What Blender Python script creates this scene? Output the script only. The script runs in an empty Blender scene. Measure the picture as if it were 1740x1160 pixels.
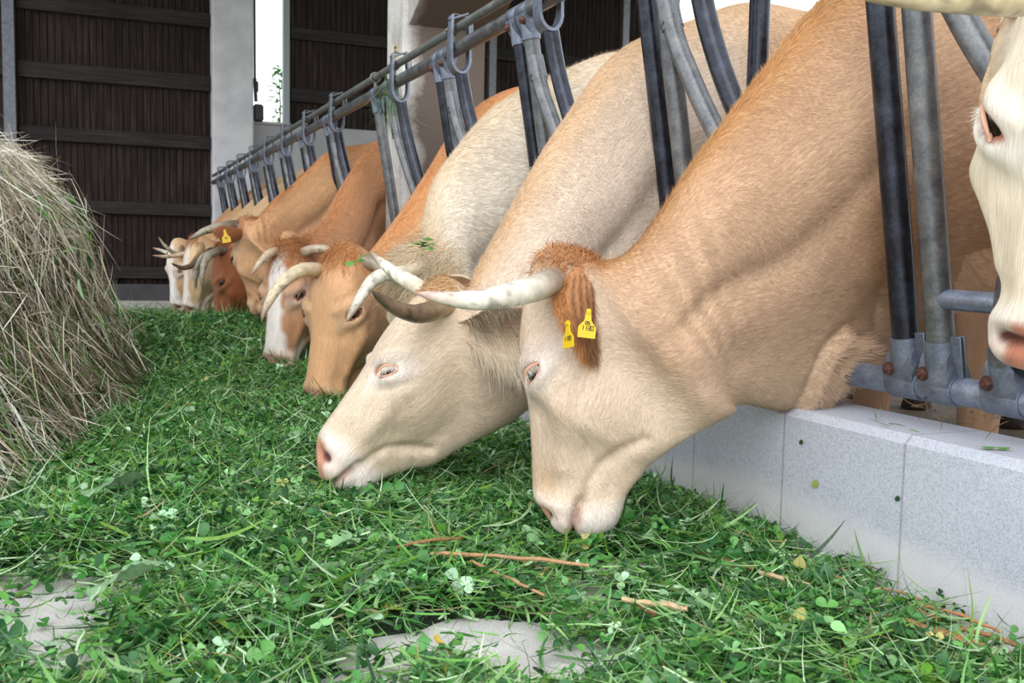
import bpy, math, random
import numpy as np
from mathutils import Vector, Matrix

rng = np.random.default_rng(11)
C = bpy.context.scene.collection
SC = bpy.context.scene
A = np.array

# ------------------------------------------------------------------ camera, sky, sun, exposure
cam_d = bpy.data.cameras.new('camera')
cam = bpy.data.objects.new('camera', cam_d); C.objects.link(cam)
_R = A([0.92233536, -0.38587635, 0.01992304]); _U = A([0.01463564, 0.08641456, 0.99615176]); _F = A([0.38611304, 0.9184944, -0.08535075])
cam.matrix_world = Matrix(((_R[0], _U[0], -_F[0], 0.0), (_R[1], _U[1], -_F[1], 0.0), (_R[2], _U[2], -_F[2], 0.555), (0, 0, 0, 1)))
cam_d.sensor_width = 36.0
cam_d.lens = 36.0 * 1690 / 1740
cam_d.clip_start = 0.02
cam_d.dof.use_dof = True
cam_d.dof.focus_distance = 2.0
cam_d.dof.aperture_fstop = 11.0
SC.camera = cam

world = bpy.data.worlds.new('sky'); SC.world = world
world.use_nodes = True
_bg = world.node_tree.nodes['Background']
_bg.inputs[0].default_value = (0.88, 0.94, 1.0, 1)
_bg.inputs[1].default_value = 1.9

def sun(name, az, el, energy, angle, col):
    d = bpy.data.lights.new(name, 'SUN'); d.energy = energy; d.angle = math.radians(angle); d.color = col
    o = bpy.data.objects.new(name, d); C.objects.link(o)
    v = Vector((math.cos(math.radians(el)) * math.cos(math.radians(az)), math.cos(math.radians(el)) * math.sin(math.radians(az)), math.sin(math.radians(el))))
    o.rotation_euler = v.to_track_quat('Z', 'Y').to_euler(); o.location = v * 12
sun('overcast_sun', 240, 36, 1.25, 50, (1.0, 0.98, 0.96))
SC.view_settings.view_transform = 'Standard'
SC.view_settings.look = 'None'
SC.view_settings.gamma = 1.0
SC.view_settings.use_curve_mapping = False
SC.view_settings.exposure = 0.28

# ------------------------------------------------------------------ helpers
def lin(r, g, b):
    c = A([r, g, b], float) / 255.0
    return np.where(c <= 0.04045, c / 12.92, ((c + 0.055) / 1.055) ** 2.4)
def unit(v):
    v = np.asarray(v, float)
    return v / np.maximum(np.linalg.norm(v, axis=-1, keepdims=True), 1e-12)
def smooth(e0, e1, x):
    t = np.clip((x - e0) / (e1 - e0), 0, 1); return t * t * (3 - 2 * t)

def vnoise(P, seed=0):
    """value noise, P (n,k) -> 0..1"""
    P = np.asarray(P, float); i = np.floor(P).astype(np.int64); f = P - i; f = f * f * (3 - 2 * f)
    k = P.shape[1]; out = np.zeros(len(P)); pr = A([73856093, 19349663, 83492791], np.int64)[:k]
    for c in range(2 ** k):
        off = A([(c >> j) & 1 for j in range(k)])
        h = ((i + off) * pr).sum(1) + seed * 2654435761
        h = (h ^ (h >> 13)) * 1274126177 & 0x7fffffff
        h = (h ^ (h >> 16)) & 0xffff
        w = np.prod(np.where(off, f, 1 - f), axis=1)
        out += w * h / 65535.0
    return out

def link(name, me, parent=None, loc=None):
    o = bpy.data.objects.new(name, me); C.objects.link(o)
    if parent is not None: o.parent = parent
    if loc is not None: o.location = loc
    return o

def mesh(name, V, F, mat, parent=None, loc=None, smooth_=True, col=None, huv=None, mats=None, midx=None, normals=None):
    """F: list of (n,k) int arrays or lists of tuples"""
    me = bpy.data.meshes.new(name)
    V = np.asarray(V, np.float32)
    arrs = [np.asarray(f, np.int32) for f in (F if isinstance(F, list) else [F]) if len(f)]
    nl = sum(a.size for a in arrs); nf = sum(len(a) for a in arrs)
    me.vertices.add(len(V)); me.vertices.foreach_set('co', V.ravel())
    me.loops.add(nl); me.polygons.add(nf)
    me.loops.foreach_set('vertex_index', np.concatenate([a.ravel() for a in arrs]))
    cnt = np.concatenate([np.full(len(a), a.shape[1], np.int32) for a in arrs])
    st = np.concatenate([[0], np.cumsum(cnt)[:-1]]).astype(np.int32)
    me.polygons.foreach_set('loop_start', st)
    try: me.polygons.foreach_set('loop_total', cnt)
    except Exception: pass
    me.polygons.foreach_set('use_smooth', np.full(nf, bool(smooth_)))
    for m in (mats or [mat]): me.materials.append(m)
    if midx is not None: me.polygons.foreach_set('material_index', np.asarray(midx, np.int32))
    me.update(calc_edges=True)
    if col is not None:
        at = me.color_attributes.new('col', 'FLOAT_COLOR', 'POINT')
        at.data.foreach_set('color', np.concatenate([col, np.ones((len(col), 1))], 1).astype(np.float32).ravel())
    if huv is not None:
        at = me.attributes.new('huv', 'FLOAT_VECTOR', 'POINT'); at.data.foreach_set('vector', huv.astype(np.float32).ravel())
    if normals is not None:
        me.normals_split_custom_set_from_vertices(np.asarray(normals, float).tolist())
    return link(name, me, parent, loc)

class MB:
    """collects shapes into one mesh"""
    def __init__(s): s.V = []; s.Q = []; s.T = []; s.n = 0; s.N = []
    def add(s, V, Q=None, T=None):
        s.V.append(np.asarray(V, float))
        if Q is not None and len(Q): s.Q.append(np.asarray(Q) + s.n)
        if T is not None and len(T): s.T.append(np.asarray(T) + s.n)
        s.n += len(V); return s
    def tube(s, pts, r, n=16, cap=True):
        pts = np.asarray(pts, float); r = np.broadcast_to(np.asarray(r, float), (len(pts),))
        tan = np.gradient(pts, axis=0); tan = unit(tan)
        ref = A([0, 0, 1.0]) if abs(tan[0, 2]) < .9 else A([1.0, 0, 0])
        u = unit(np.cross(tan[0], ref)); ang = np.linspace(0, 2 * np.pi, n, endpoint=False); V = []
        for p, t, rr in zip(pts, tan, r):
            u = unit(u - t * (u @ t)); w = np.cross(t, u)
            V.append(p + rr * (np.cos(ang)[:, None] * u + np.sin(ang)[:, None] * w))
        V = np.concatenate(V); m = len(pts)
        i = np.arange(m - 1)[:, None] * n; j = np.arange(n)[None]; j2 = (j + 1) % n
        Q = np.stack([i + j, i + j2, i + n + j2, i + n + j], -1).reshape(-1, 4)
        T = None
        if cap:
            V = np.concatenate([V, pts[:1], pts[-1:]]); a = m * n; jj = np.arange(n); k = (jj + 1) % n
            T = np.concatenate([np.stack([np.full(n, a), k, jj], -1), np.stack([np.full(n, a + 1), (m - 1) * n + jj, (m - 1) * n + k], -1)])
        return s.add(V, Q, T)
    def pipe(s, a, b, r, ri=None, n=24):
        """thick open sleeve from a to b"""
        a = A(a, float); b = A(b, float); ri = ri or r * .86; e = unit(b - a) * min(.002, r * .1)
        return s.tube([a, a, a + e, b - e, b, b, a + e * 0], [ri, r - .0015, r, r, r - .0015, ri, ri], n, cap=False) if False else \
            s.tube([a, a + e * .01, a + e, b - e, b - e * .01, b], [ri, r - .0015, r, r, r - .0015, ri], n, cap=False)
    def box(s, c, size, R=None, bev=0.0):
        c = A(c, float); h = A(size, float) / 2; b = min(bev, h.min() * .9)
        if b <= 0:
            V = A([[x, y, z] for x in (-1, 1) for y in (-1, 1) for z in (-1, 1)]) * h
            Q = [[0, 1, 3, 2], [4, 6, 7, 5], [0, 4, 5, 1], [2, 3, 7, 6], [0, 2, 6, 4], [1, 5, 7, 3]]
            T = None
        else:
            V = []; idx = {}
            for sx in (-1, 1):
                for sy in (-1, 1):
                    for sz in (-1, 1):
                        for ax in range(3):
                            p = A([sx, sy, sz]) * (h - b); p[ax] = [sx, sy, sz][ax] * h[ax]
                            idx[(sx, sy, sz, ax)] = len(V); V.append(p)
            Q = []; T = []
            for ax in range(3):
                o = [k for k in range(3) if k != ax]
                for sg in (-1, 1):
                    q = []
                    for (u, v) in ((-1, -1), (1, -1), (1, 1), (-1, 1)):
                        k = [0, 0, 0]; k[ax] = sg; k[o[0]] = u; k[o[1]] = v; q.append(idx[(*k, ax)])
                    if (sg > 0) != (ax == 1): pass
                    else: q = q[::-1]
                    Q.append(q)
            for ax in range(3):
                o = [k for k in range(3) if k != ax]
                for u in (-1, 1):
                    for v in (-1, 1):
                        q = []
                        for (sg, f) in ((-1, 0), (1, 0), (1, 1), (-1, 1)):
                            k = [0, 0, 0]; k[ax] = sg; k[o[0]] = u; k[o[1]] = v; q.append(idx[(*k, o[f])])
                        Q.append(q)
            for sx in (-1, 1):
                for sy in (-1, 1):
                    for sz in (-1, 1): T.append([idx[(sx, sy, sz, k)] for k in range(3)])
            V = A(V)
        if R is not None: V = V @ np.asarray(R).T
        return s.add(V + c, Q, T)
    def hexnut(s, c, axis, r, h):
        ax = unit(A(axis, float)); c = A(c, float)
        s.tube([c, c + ax * h * .75, c + ax * h], [r, r, r * .82], 6)
        return s.tube([c + ax * h, c + ax * (h + .004)], [r * .45, r * .4], 10)
    def build(s, name, mat, parent=None, loc=None, smooth_=True, col=None, fixn=True, auto=True, **k):
        V = np.concatenate(s.V); F = []
        if s.Q: F.append(np.concatenate(s.Q))
        if s.T: F.append(np.concatenate(s.T))
        o = mesh(name, V, F, mat, parent, loc, smooth_, col, **k)
        if fixn:
            import bmesh
            bm = bmesh.new(); bm.from_mesh(o.data); bmesh.ops.recalc_face_normals(bm, faces=bm.faces)
            if auto and smooth_:
                for e in bm.edges:
                    if len(e.link_faces) == 2 and e.calc_face_angle(0) > .7: e.smooth = False
            bm.to_mesh(o.data); bm.free()
        return o

def tag(o, label=None, cat=None, group=None, kind=None):
    if label: o['label'] = label
    if cat: o['category'] = cat
    if group: o['group'] = group
    if kind: o['kind'] = kind
    return o
def empty(name, loc, label=None, cat=None, group=None):
    o = bpy.data.objects.new(name, None); o.empty_display_size = .1; C.objects.link(o); o.location = loc
    return tag(o, label, cat, group)

# ------------------------------------------------------------------ materials
def new_mat(name):
    m = bpy.data.materials.new(name); m.use_nodes = True
    nt = m.node_tree; b = nt.nodes['Principled BSDF']
    return m, nt, b
def N(nt, t, **k):
    n = nt.nodes.new(t)
    for a, v in k.items():
        if a.startswith('i_'):
            key = a[2:]; key = int(key) if key.isdigit() else key.replace('_', ' ')
            n.inputs[key].default_value = v
        else: setattr(n, a, v)
    return n
def L(nt, a, b): nt.links.new(a, b)
def ramp(nt, fac, stops):
    r = nt.nodes.new('ShaderNodeValToRGB'); e = r.color_ramp.elements
    while len(e) < len(stops): e.new(.5)
    for q, (p, c) in zip(e, stops):
        q.position = p; q.color = (*c, 1) if len(c) == 3 else c
    L(nt, fac, r.inputs[0]); return r.outputs[0]
def mixc(nt, fac, a, b, mode='MIX'):
    m = nt.nodes.new('ShaderNodeMix'); m.data_type = 'RGBA'; m.blend_type = mode
    for s, v in ((0, fac), (6, a), (7, b)):
        if isinstance(v, (int, float)): m.inputs[s].default_value = v
        elif isinstance(v, (tuple, list, np.ndarray)): m.inputs[s].default_value = (*[float(x) for x in v][:3], 1)
        else: L(nt, v, m.inputs[s])
    return m.outputs[2]
def mapped(nt, scale, src='Object'):
    t = nt.nodes.new('ShaderNodeTexCoord'); mp = nt.nodes.new('ShaderNodeMapping')
    mp.inputs['Scale'].default_value = scale
    L(nt, t.outputs[src], mp.inputs[0]); return mp.outputs[0]
def bump(nt, b, h, strength, dist):
    n = nt.nodes.new('ShaderNodeBump'); n.inputs['Strength'].default_value = strength; n.inputs['Distance'].default_value = dist
    L(nt, h, n.inputs['Height']); L(nt, n.outputs[0], b.inputs['Normal']); return n

def simple(name, c, rough=.6, metal=0., noise=None, spec=.5):
    m, nt, b = new_mat(name)
    b.inputs['Roughness'].default_value = rough; b.inputs['Metallic'].default_value = metal
    b.inputs['Specular IOR Level'].default_value = spec
    if noise:
        n = N(nt, 'ShaderNodeTexNoise', i_Scale=noise[0], i_Detail=5.0)
        L(nt, mapped(nt, (1, 1, 1)), n.inputs[0])
        c2 = noise[1]
        L(nt, ramp(nt, n.outputs[0], [(.3, c), (.7, c2)]), b.inputs[0])
        if len(noise) > 2: bump(nt, b, n.outputs[0], noise[2], .002)
    else: b.inputs[0].default_value = (*c, 1)
    return m

def coat_mat(name, curly=False):
    m, nt, b = new_mat(name)
    at = N(nt, 'ShaderNodeAttribute', attribute_name='col'); hu = N(nt, 'ShaderNodeAttribute', attribute_name='huv')
    def strand(sx, sy, det, dist):
        mp = N(nt, 'ShaderNodeMapping'); mp.inputs['Scale'].default_value = (sx, sy, 1)
        L(nt, hu.outputs['Vector'], mp.inputs[0])
        n = N(nt, 'ShaderNodeTexNoise', i_Scale=1.0, i_Detail=det, i_Distortion=dist); L(nt, mp.outputs[0], n.inputs[0]); return n.outputs[0]
    n1 = strand(40, 420, 3.0, .6 if not curly else 1.6)
    n2 = strand(9, 26, 4.0, .4 if not curly else 1.5)
    n3 = N(nt, 'ShaderNodeTexNoise', i_Scale=3.0, i_Detail=3.0); L(nt, mapped(nt, (1, 1, 1)), n3.inputs[0])
    k1 = ramp(nt, n1, [(.3, (.84, .82, .80)), (.7, (1.15, 1.15, 1.15))])
    k2 = ramp(nt, n2, [(.3, (.90, .885, .87)), (.72, (1.09, 1.09, 1.09))])
    k3 = ramp(nt, n3.outputs[0], [(.35, (.95, .935, .92)), (.65, (1.04, 1.04, 1.04))])
    c = mixc(nt, 1.0, at.outputs['Color'], k1, 'MULTIPLY'); c = mixc(nt, 1.0, c, k2, 'MULTIPLY'); c = mixc(nt, 1.0, c, k3, 'MULTIPLY')
    L(nt, c, b.inputs[0]); b.inputs['Roughness'].default_value = .62
    b.inputs['Specular IOR Level'].default_value = .25
    b.inputs['Sheen Weight'].default_value = .12; b.inputs['Sheen Roughness'].default_value = .5
    add = N(nt, 'ShaderNodeMath', operation='MULTIPLY_ADD'); L(nt, n2, add.inputs[0]); add.inputs[1].default_value = 2.0 if not curly else 4.0; L(nt, n1, add.inputs[2])
    bump(nt, b, add.outputs[0], .5, .004)
    return m
def attr_mat(name, rough=.6, spec=.3, transl=0.0, var=None):
    m, nt, b = new_mat(name)
    at = N(nt, 'ShaderNodeAttribute', attribute_name='col')
    c = at.outputs['Color']
    if var:
        n = N(nt, 'ShaderNodeTexNoise', i_Scale=var[0], i_Detail=4.0); L(nt, mapped(nt, (1, 1, 1)), n.inputs[0])
        c = mixc(nt, 1.0, c, ramp(nt, n.outputs[0], [(.3, (var[1],) * 3), (.7, (var[2],) * 3)]), 'MULTIPLY')
    L(nt, c, b.inputs[0]); b.inputs['Roughness'].default_value = rough; b.inputs['Specular IOR Level'].default_value = spec
    if transl:
        t = N(nt, 'ShaderNodeBsdfTranslucent'); L(nt, c, t.inputs[0])
        mx = N(nt, 'ShaderNodeMixShader'); mx.inputs[0].default_value = transl
        L(nt, b.outputs[0], mx.inputs[1]); L(nt, t.outputs[0], mx.inputs[2])
        L(nt, mx.outputs[0], nt.nodes['Material Output'].inputs[0])
    return m

M = {}
M['coat'] = coat_mat('short_coat'); M['curly'] = coat_mat('curly_coat', True)
M['hair'] = attr_mat('long_hair', .55, .3, .15)
M['horn'] = attr_mat('horn', .38, .45, 0, (60, .75, 1.1))
M['eye'] = simple('eyeball', (.012, .007, .005), .06)
M['lid'] = simple('eyelid_skin', tuple(lin(216, 166, 140)), .45)
M['lash'] = simple('lashes', tuple(lin(240, 228, 212)), .6)
M['tag'] = simple('yellow_plastic', tuple(lin(222, 182, 14)), .45)
M['ink'] = simple('black_ink', (.03, .025, .02), .6)
M['grass'] = attr_mat('cut_grass', .36, .55, .22)
M['leaf'] = attr_mat('clover_leaf', .42, .5, .18)
M['hay'] = attr_mat('dry_hay', .65, .25, .12)
M['bolt'] = simple('rusty_bolt', tuple(lin(120, 84, 74)), .6, .55, (220, tuple(lin(86, 56, 48)), .5))

def galv(name, c1, c2, c3, rough, metal):
    m, nt, b = new_mat(name)
    v = mapped(nt, (1, 1, 1))
    n = N(nt, 'ShaderNodeTexNoise', i_Scale=26.0, i_Detail=6.0, i_Roughness=.65); L(nt, v, n.inputs[0])
    n2 = N(nt, 'ShaderNodeTexNoise', i_Scale=190.0, i_Detail=3.0); L(nt, v, n2.inputs[0])
    c = ramp(nt, n.outputs[0], [(.3, c1), (.52, c2), (.75, c3)])
    c = mixc(nt, .55, c, ramp(nt, n2.outputs[0], [(.35, (.72,) * 3), (.65, (1.15,) * 3)]), 'MULTIPLY')
    L(nt, c, b.inputs[0]); b.inputs['Metallic'].default_value = metal
    r = ramp(nt, n.outputs[0], [(.3, (rough - .1,) * 3), (.7, (rough + .12,) * 3)]); L(nt, r, b.inputs['Roughness'])
    bump(nt, b, n2.outputs[0], .12, .0015)
    return m
M['galv'] = galv('galvanised_steel', tuple(lin(120, 130, 150)), tuple(lin(140, 150, 168)), tuple(lin(166, 174, 188)), .42, .6)
M['oldgalv'] = galv('weathered_galvanised', tuple(lin(90, 91, 94)), tuple(lin(114, 115, 117)), tuple(lin(140, 139, 134)), .40, .6)
M['dark'] = galv('worn_dark_steel', tuple(lin(40, 38, 42)), tuple(lin(54, 56, 65)), tuple(lin(72, 76, 87)), .28, .7)
M['rod'] = galv('greyed_rod', tuple(lin(92, 96, 92)), tuple(lin(116, 120, 116)), tuple(lin(140, 143, 138)), .5, .4)
M['clamp'] = galv('cast_clamp', tuple(lin(102, 108, 121)), tuple(lin(120, 127, 141)), tuple(lin(144, 151, 164)), .42, .5)

def concrete(name, a, b_, sc=1.0, speck=True, joints=None, stain=None):
    m, nt, b = new_mat(name)
    v = mapped(nt, (1, 1, 1))
    n = N(nt, 'ShaderNodeTexNoise', i_Scale=3.2 * sc, i_Detail=6.0); L(nt, v, n.inputs[0])
    c = ramp(nt, n.outputs[0], [(.3, a), (.7, b_)])
    f = N(nt, 'ShaderNodeTexNoise', i_Scale=330.0, i_Detail=2.0); L(nt, v, f.inputs[0])
    if speck: c = mixc(nt, .8, c, ramp(nt, f.outputs[0], [(.32, (.72, .72, .74)), (.5, (1, 1, 1)), (.68, (1.18, 1.18, 1.17))]), 'MULTIPLY')
    sx = N(nt, 'ShaderNodeSeparateXYZ'); t = N(nt, 'ShaderNodeTexCoord'); L(nt, t.outputs['Object'], sx.inputs[0])
    if stain:
        # pale lime deposit with an uneven upper edge, along the foot of the kerb
        w = N(nt, 'ShaderNodeMath', operation='MULTIPLY_ADD'); L(nt, n.outputs[0], w.inputs[0]); w.inputs[1].default_value = -.16; L(nt, sx.outputs[2], w.inputs[2])
        c = mixc(nt, ramp(nt, w.outputs[0], [(0.0, (.75,) * 3), (.04, (0,) * 3)]), c, stain)
    if joints:
        mo = N(nt, 'ShaderNodeMath', operation='PINGPONG'); L(nt, sx.outputs[1], mo.inputs[0]); mo.inputs[1].default_value = joints[0] / 2
        ad = N(nt, 'ShaderNodeMath', operation='ADD'); L(nt, mo.outputs[0], ad.inputs[0]); ad.inputs[1].default_value = joints[1]
        c = mixc(nt, ramp(nt, ad.outputs[0], [(0.0, (.55,) * 3), (.0016, (0,) * 3)]), c, tuple(lin(110, 100, 100)))
    L(nt, c, b.inputs[0]); b.inputs['Roughness'].default_value = .85; b.inputs['Specular IOR Level'].default_value = .3
    bump(nt, b, f.outputs[0], .35, .0015)
    return m
M['kerb'] = concrete('kerb_concrete', tuple(lin(182, 185, 196)), tuple(lin(196, 199, 209)), 1.0, True, (.312, 0.0), tuple(lin(214, 212, 212)))
M['floor'] = concrete('floor_concrete', tuple(lin(184, 178, 174)), tuple(lin(208, 203, 200)), 2.0)
M['pillar'] = concrete('pillar_concrete', tuple(lin(172, 167, 160)), tuple(lin(204, 200, 194)), 1.2)
M['column'] = concrete('column_concrete', tuple(lin(186, 185, 188)), tuple(lin(216, 215, 217)), 1.2)
M['plinth'] = concrete('wall_concrete', tuple(lin(150, 148, 148)), tuple(lin(172, 170, 170)), .8)

def wood(name, a, b_, c_, axis=2, boards=.095):
    m, nt, b = new_mat(name)
    sc = [22, 22, 22]; sc[axis] = .8
    n = N(nt, 'ShaderNodeTexNoise', i_Scale=3.0, i_Detail=7.0, i_Roughness=.6); L(nt, mapped(nt, tuple(sc)), n.inputs[0])
    n2 = N(nt, 'ShaderNodeTexNoise', i_Scale=1.3, i_Detail=5.0); L(nt, mapped(nt, (1, 1, 1)), n2.inputs[0])
    c = ramp(nt, n.outputs[0], [(.28, a), (.5, b_), (.74, c_)])
    c = mixc(nt, .7, c, ramp(nt, n2.outputs[0], [(.3, (.55,) * 3), (.7, (1.3,) * 3)]), 'MULTIPLY')
    L(nt, c, b.inputs[0]); b.inputs['Roughness'].default_value = .8; b.inputs['Specular IOR Level'].default_value = .2
    bump(nt, b, n.outputs[0], .4, .004)
    return m
M['boards'] = wood('dark_stained_boards', tuple(lin(20, 16, 15)), tuple(lin(42, 33, 30)), tuple(lin(74, 61, 54)))
M['beam'] = wood('grey_beam', tuple(lin(34, 31, 30)), tuple(lin(47, 43, 41)), tuple(lin(64, 59, 56)), 0)
M['roof'] = simple('roof_underside', tuple(lin(150, 144, 136)), .9)
M['foliage'] = attr_mat('sapling_leaf', .5, .3, .35)
DENS = 1.0
# ------------------------------------------------------------------ the setting
def sbox(name, lo, hi, mat, bev=.004, kind='structure'):
    lo = A(lo, float); hi = A(hi, float); c = (lo + hi) / 2
    b = MB(); b.box((0, 0, 0), hi - lo, bev=bev); o = b.build(name, mat, loc=c, smooth_=False); o['kind'] = kind
    return o
def multi(name, boxes, mat, bev=.003, parent=None):
    b = MB()
    for lo, hi in boxes:
        lo = A(lo, float); hi = A(hi, float); b.box((lo + hi) / 2, hi - lo, bev=bev)
    o = b.build(name, mat, parent=parent, smooth_=False)
    if parent is None: o['kind'] = 'structure'
    return o
sbox('floor', (-7, -4, -.2), (1.42, 11.9, 0), M['floor'], 0)
sbox('floor_stall', (1.42, -4, -.2), (9, 11.9, -.005), simple('dark_bedding', tuple(lin(70, 58, 46)), .9, 0, (14, tuple(lin(104, 88, 66)), .6)), 0)
m_gnd = simple('outdoor_turf', tuple(lin(96, 112, 70)), .9)
multi('ground', [((-60, 11.9, -.4), (60, 70, -.1)), ((-60, -50, -.4), (60, -4, -.1)), ((-60, -4, -.4), (-7, 11.9, -.1)), ((9, -4, -.4), (60, 11.9, -.1))], m_gnd, 0)

# kerb: long concrete feed kerb with a small chamfer; its blocks are drawn by the joint lines
ky0, ky1 = -3.0, 11.3
pr = A([[1.235, -.02], [1.235, .258], [1.25, .2725], [1.405, .2725], [1.42, .26], [1.42, -.02]])
yy = np.linspace(ky0, ky1, 60); b = MB(); n = len(pr)
V = np.concatenate([np.stack([pr[:, 0], np.full(n, y), pr[:, 1]], 1) for y in yy])
i = np.arange(len(yy) - 1)[:, None] * n; j = np.arange(n)[None]; j2 = (j + 1) % n
b.add(V, np.stack([i + j, i + j2, i + n + j2, i + n + j], -1).reshape(-1, 4))
o = b.build('kerb', M['kerb'], smooth_=False); o['kind'] = 'structure'

# end wall of dark vertical boards, X -6..1.2 at Y 11.5
WY = 11.5
b = MB(); x = -6.5; r = random.Random(4)
while x < 1.18:
    w = r.uniform(.058, .072); w = min(w, 1.2 - x)
    b.box((x + w / 2, WY + .04 + r.uniform(-.004, .004), 2.25), (w - .004, .05, 4.2), bev=.004); x += w
b.box((-2.65, WY + .085, 2.3), (7.7, .03, 4.3))
o = b.build('wall_end', M['boards'], smooth_=False); o['kind'] = 'structure'
def beams(name, x0, x1, zs, y=WY - .02, d=.07):
    return multi(name, [((x0, y - d / 2, z - h / 2), (x1, y + d / 2, z + h / 2)) for z, h in zs], M['beam'], .006)
beams('trim_1', -.70, 1.2, [(3.03, .15), (2.36, .165), (1.72, .14), (.985, .13), (.30, .13)])
beams('trim_2', -6.5, -.82, [(3.03, .15), (2.36, .165), (1.72, .14), (.985, .13), (.30, .13)])
multi('trim_3', [((xx, WY - .05, .12), (xx + .13, WY + .01, .24)) for xx in (-.7, .1, .78, 1.07)], M['beam'], .004)
multi('trim_4', [((-6.5, WY - .12, -.02), (1.2, WY + .1, .175))], concrete('sill_concrete', tuple(lin(62, 61, 64)), tuple(lin(84, 82, 84))), .01)
# steel post against the boards: an H section
multi('trim_5', [((-.82, WY - .14, -.02), (-.71, WY - .128, 4.5)), ((-.77, WY - .128, -.02), (-.76, WY - .06, 4.5)), ((-.82, WY - .06, -.02), (-.71, WY - .048, 4.5))], galv('post_steel', tuple(lin(86, 90, 98)), tuple(lin(104, 108, 116)), tuple(lin(124, 128, 134)), .5, .3), .001)
# concrete column and the opening beside it
sbox('wall_column', (1.2, WY - .2, -.02), (1.63, WY + .25, 4.5), M['column'], .015)
sbox('wall_plinth', (1.63, WY - .03, -.02), (6.9, WY + .2, 1.98), M['plinth'], .01)
m_frame = simple('window_frame_grey', tuple(lin(150, 158, 160)), .5)
m_black = simple('black_plastic', (.02, .02, .025), .5)
w1 = multi('window_1', [((1.985, WY - .02, 1.98), (2.055, WY + .08, 4.5))], m_frame, .004)
multi('window_sill', [((1.60, WY - .06, 1.965), (2.06, WY + .22, 1.995))], M['plinth'], .004, parent=w1)
b = MB(); b.tube([(1.655, WY - .09, 4.5), (1.66, WY - .09, 2.45), (1.672, WY - .09, 2.3)], .014, 10)
b.box((1.675, WY - .09, 2.36), (.045, .05, .12), bev=.01); b.box((1.70, WY - .07, 2.08), (.11, .08, .19), bev=.02)
b.tube([(1.66, WY - .09, 2.45), (1.672, WY - .09, 2.2)], .02, 10)
o = b.build('trim_6', m_black); o['kind'] = 'structure'
b = MB(); x = 2.055; r = random.Random(5)
while x < 6.88:
    w = min(r.uniform(.058, .072), 6.9 - x); b.box((x + w / 2, WY + .06 + r.uniform(-.004, .004), 3.24), (w - .004, .05, 2.52), bev=.004); x += w
b.box((4.47, WY + .105, 3.24), (4.85, .03, 2.52))
o = b.build('wall_rear', M['boards'], smooth_=False); o['kind'] = 'structure'
beams('trim_7', 2.07, 6.9, [(3.0, .13), (2.32, .15)], WY + .01, .06)
multi('trim_8', [((xx, WY - .35, -.02), (xx + .09, WY - .26, 4.5)) for xx in (4.33, 6.1, 6.82)], M['oldgalv'], .004)
# concrete pillar behind the feed rail, with a haunch
dirty, nt, bb = new_mat('soiled_concrete')
_v = mapped(nt, (1, 1, 1)); _n = N(nt, 'ShaderNodeTexNoise', i_Scale=3.0, i_Detail=7.0, i_Roughness=.65); L(nt, _v, _n.inputs[0])
_s = N(nt, 'ShaderNodeSeparateXYZ'); L(nt, _v, _s.inputs[0]); _m = N(nt, 'ShaderNodeMath', operation='MULTIPLY_ADD'); L(nt, _n.outputs[0], _m.inputs[0]); _m.inputs[1].default_value = .35; L(nt, _s.outputs[0], _m.inputs[2])
_f = N(nt, 'ShaderNodeTexNoise', i_Scale=150.0, i_Detail=3.0); L(nt, _v, _f.inputs[0])
_c = ramp(nt, _m.outputs[0], [(0.0, tuple(lin(214, 210, 203))), (1.0, tuple(lin(100, 88, 78)))])
# dung and dust rubbed on by the cattle, on the stall side of the pillar
_r = _c.node.color_ramp.elements; _r[0].position = 1.50 - 1.0; _r[1].position = 1.0
_mm = N(nt, 'ShaderNodeMapRange', i_1=1.50, i_2=1.62); L(nt, _m.outputs[0], _mm.inputs[0]); L(nt, _mm.outputs[0], _c.node.inputs[0]); _r[0].position = 0.0
L(nt, mixc(nt, .6, _c, ramp(nt, _f.outputs[0], [(.35, (.75,) * 3), (.65, (1.12,) * 3)]), 'MULTIPLY'), bb.inputs[0]); bb.inputs['Roughness'].default_value = .88
bump(nt, bb, _f.outputs[0], .3, .002)
pp = MB(); pp.box((1.54, 4.69, 2.25), (.41, .30, 4.54), bev=.02)
hv = A([[1.36, 4.545, 1.61], [1.785, 4.545, 1.61], [1.36, 4.17, 1.80], [1.785, 4.17, 1.80], [1.36, 4.17, 4.5], [1.785, 4.17, 4.5], [1.36, 4.545, 4.5], [1.785, 4.545, 4.5]])
pp.add(hv, [[0, 1, 3, 2], [2, 3, 5, 4], [4, 5, 7, 6], [0, 2, 4, 6], [1, 7, 5, 3], [0, 6, 7, 1]])
o = pp.build('wall_pillar', dirty, smooth_=False); o['kind'] = 'structure'
sbox('roof', (-1.9, 2.4, 4.5), (8.0, 12.2, 4.65), M['roof'], 0)  # unseen barn roof, its edges trimmed to set where the sun reaches

# sapling outside the opening
def leafblade(mb, cols, p, d, up, ln, w, c, fold=.25, n=5):
    d = unit(A(d)); s = unit(np.cross(d, up)); u = np.cross(s, d)
    t = np.linspace(0, 1, n); wd = w * np.sin(np.pi * np.clip(t * .94 + .04, 0, 1)) ** .8
    mid = p + d * (t * ln)[:, None] - u * (.25 * ln * t ** 2)[:, None]
    V = np.concatenate([mid - s * wd[:, None] + u * (fold * wd)[:, None], mid, mid + s * wd[:, None] + u * (fold * wd)[:, None]])
    i = np.arange(n - 1); Q = np.concatenate([np.stack([i, i + 1, n + i + 1, n + i], 1), np.stack([n + i, n + i + 1, 2 * n + i + 1, 2 * n + i], 1)])
    mb.add(V, Q); cols.append(np.repeat(A([c]), len(V), 0))
sp = empty('sapling', (2.28, 13.6, -.1), 'slim green sapling outside, seen through the bright gap in the end wall', 'sapling')
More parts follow.
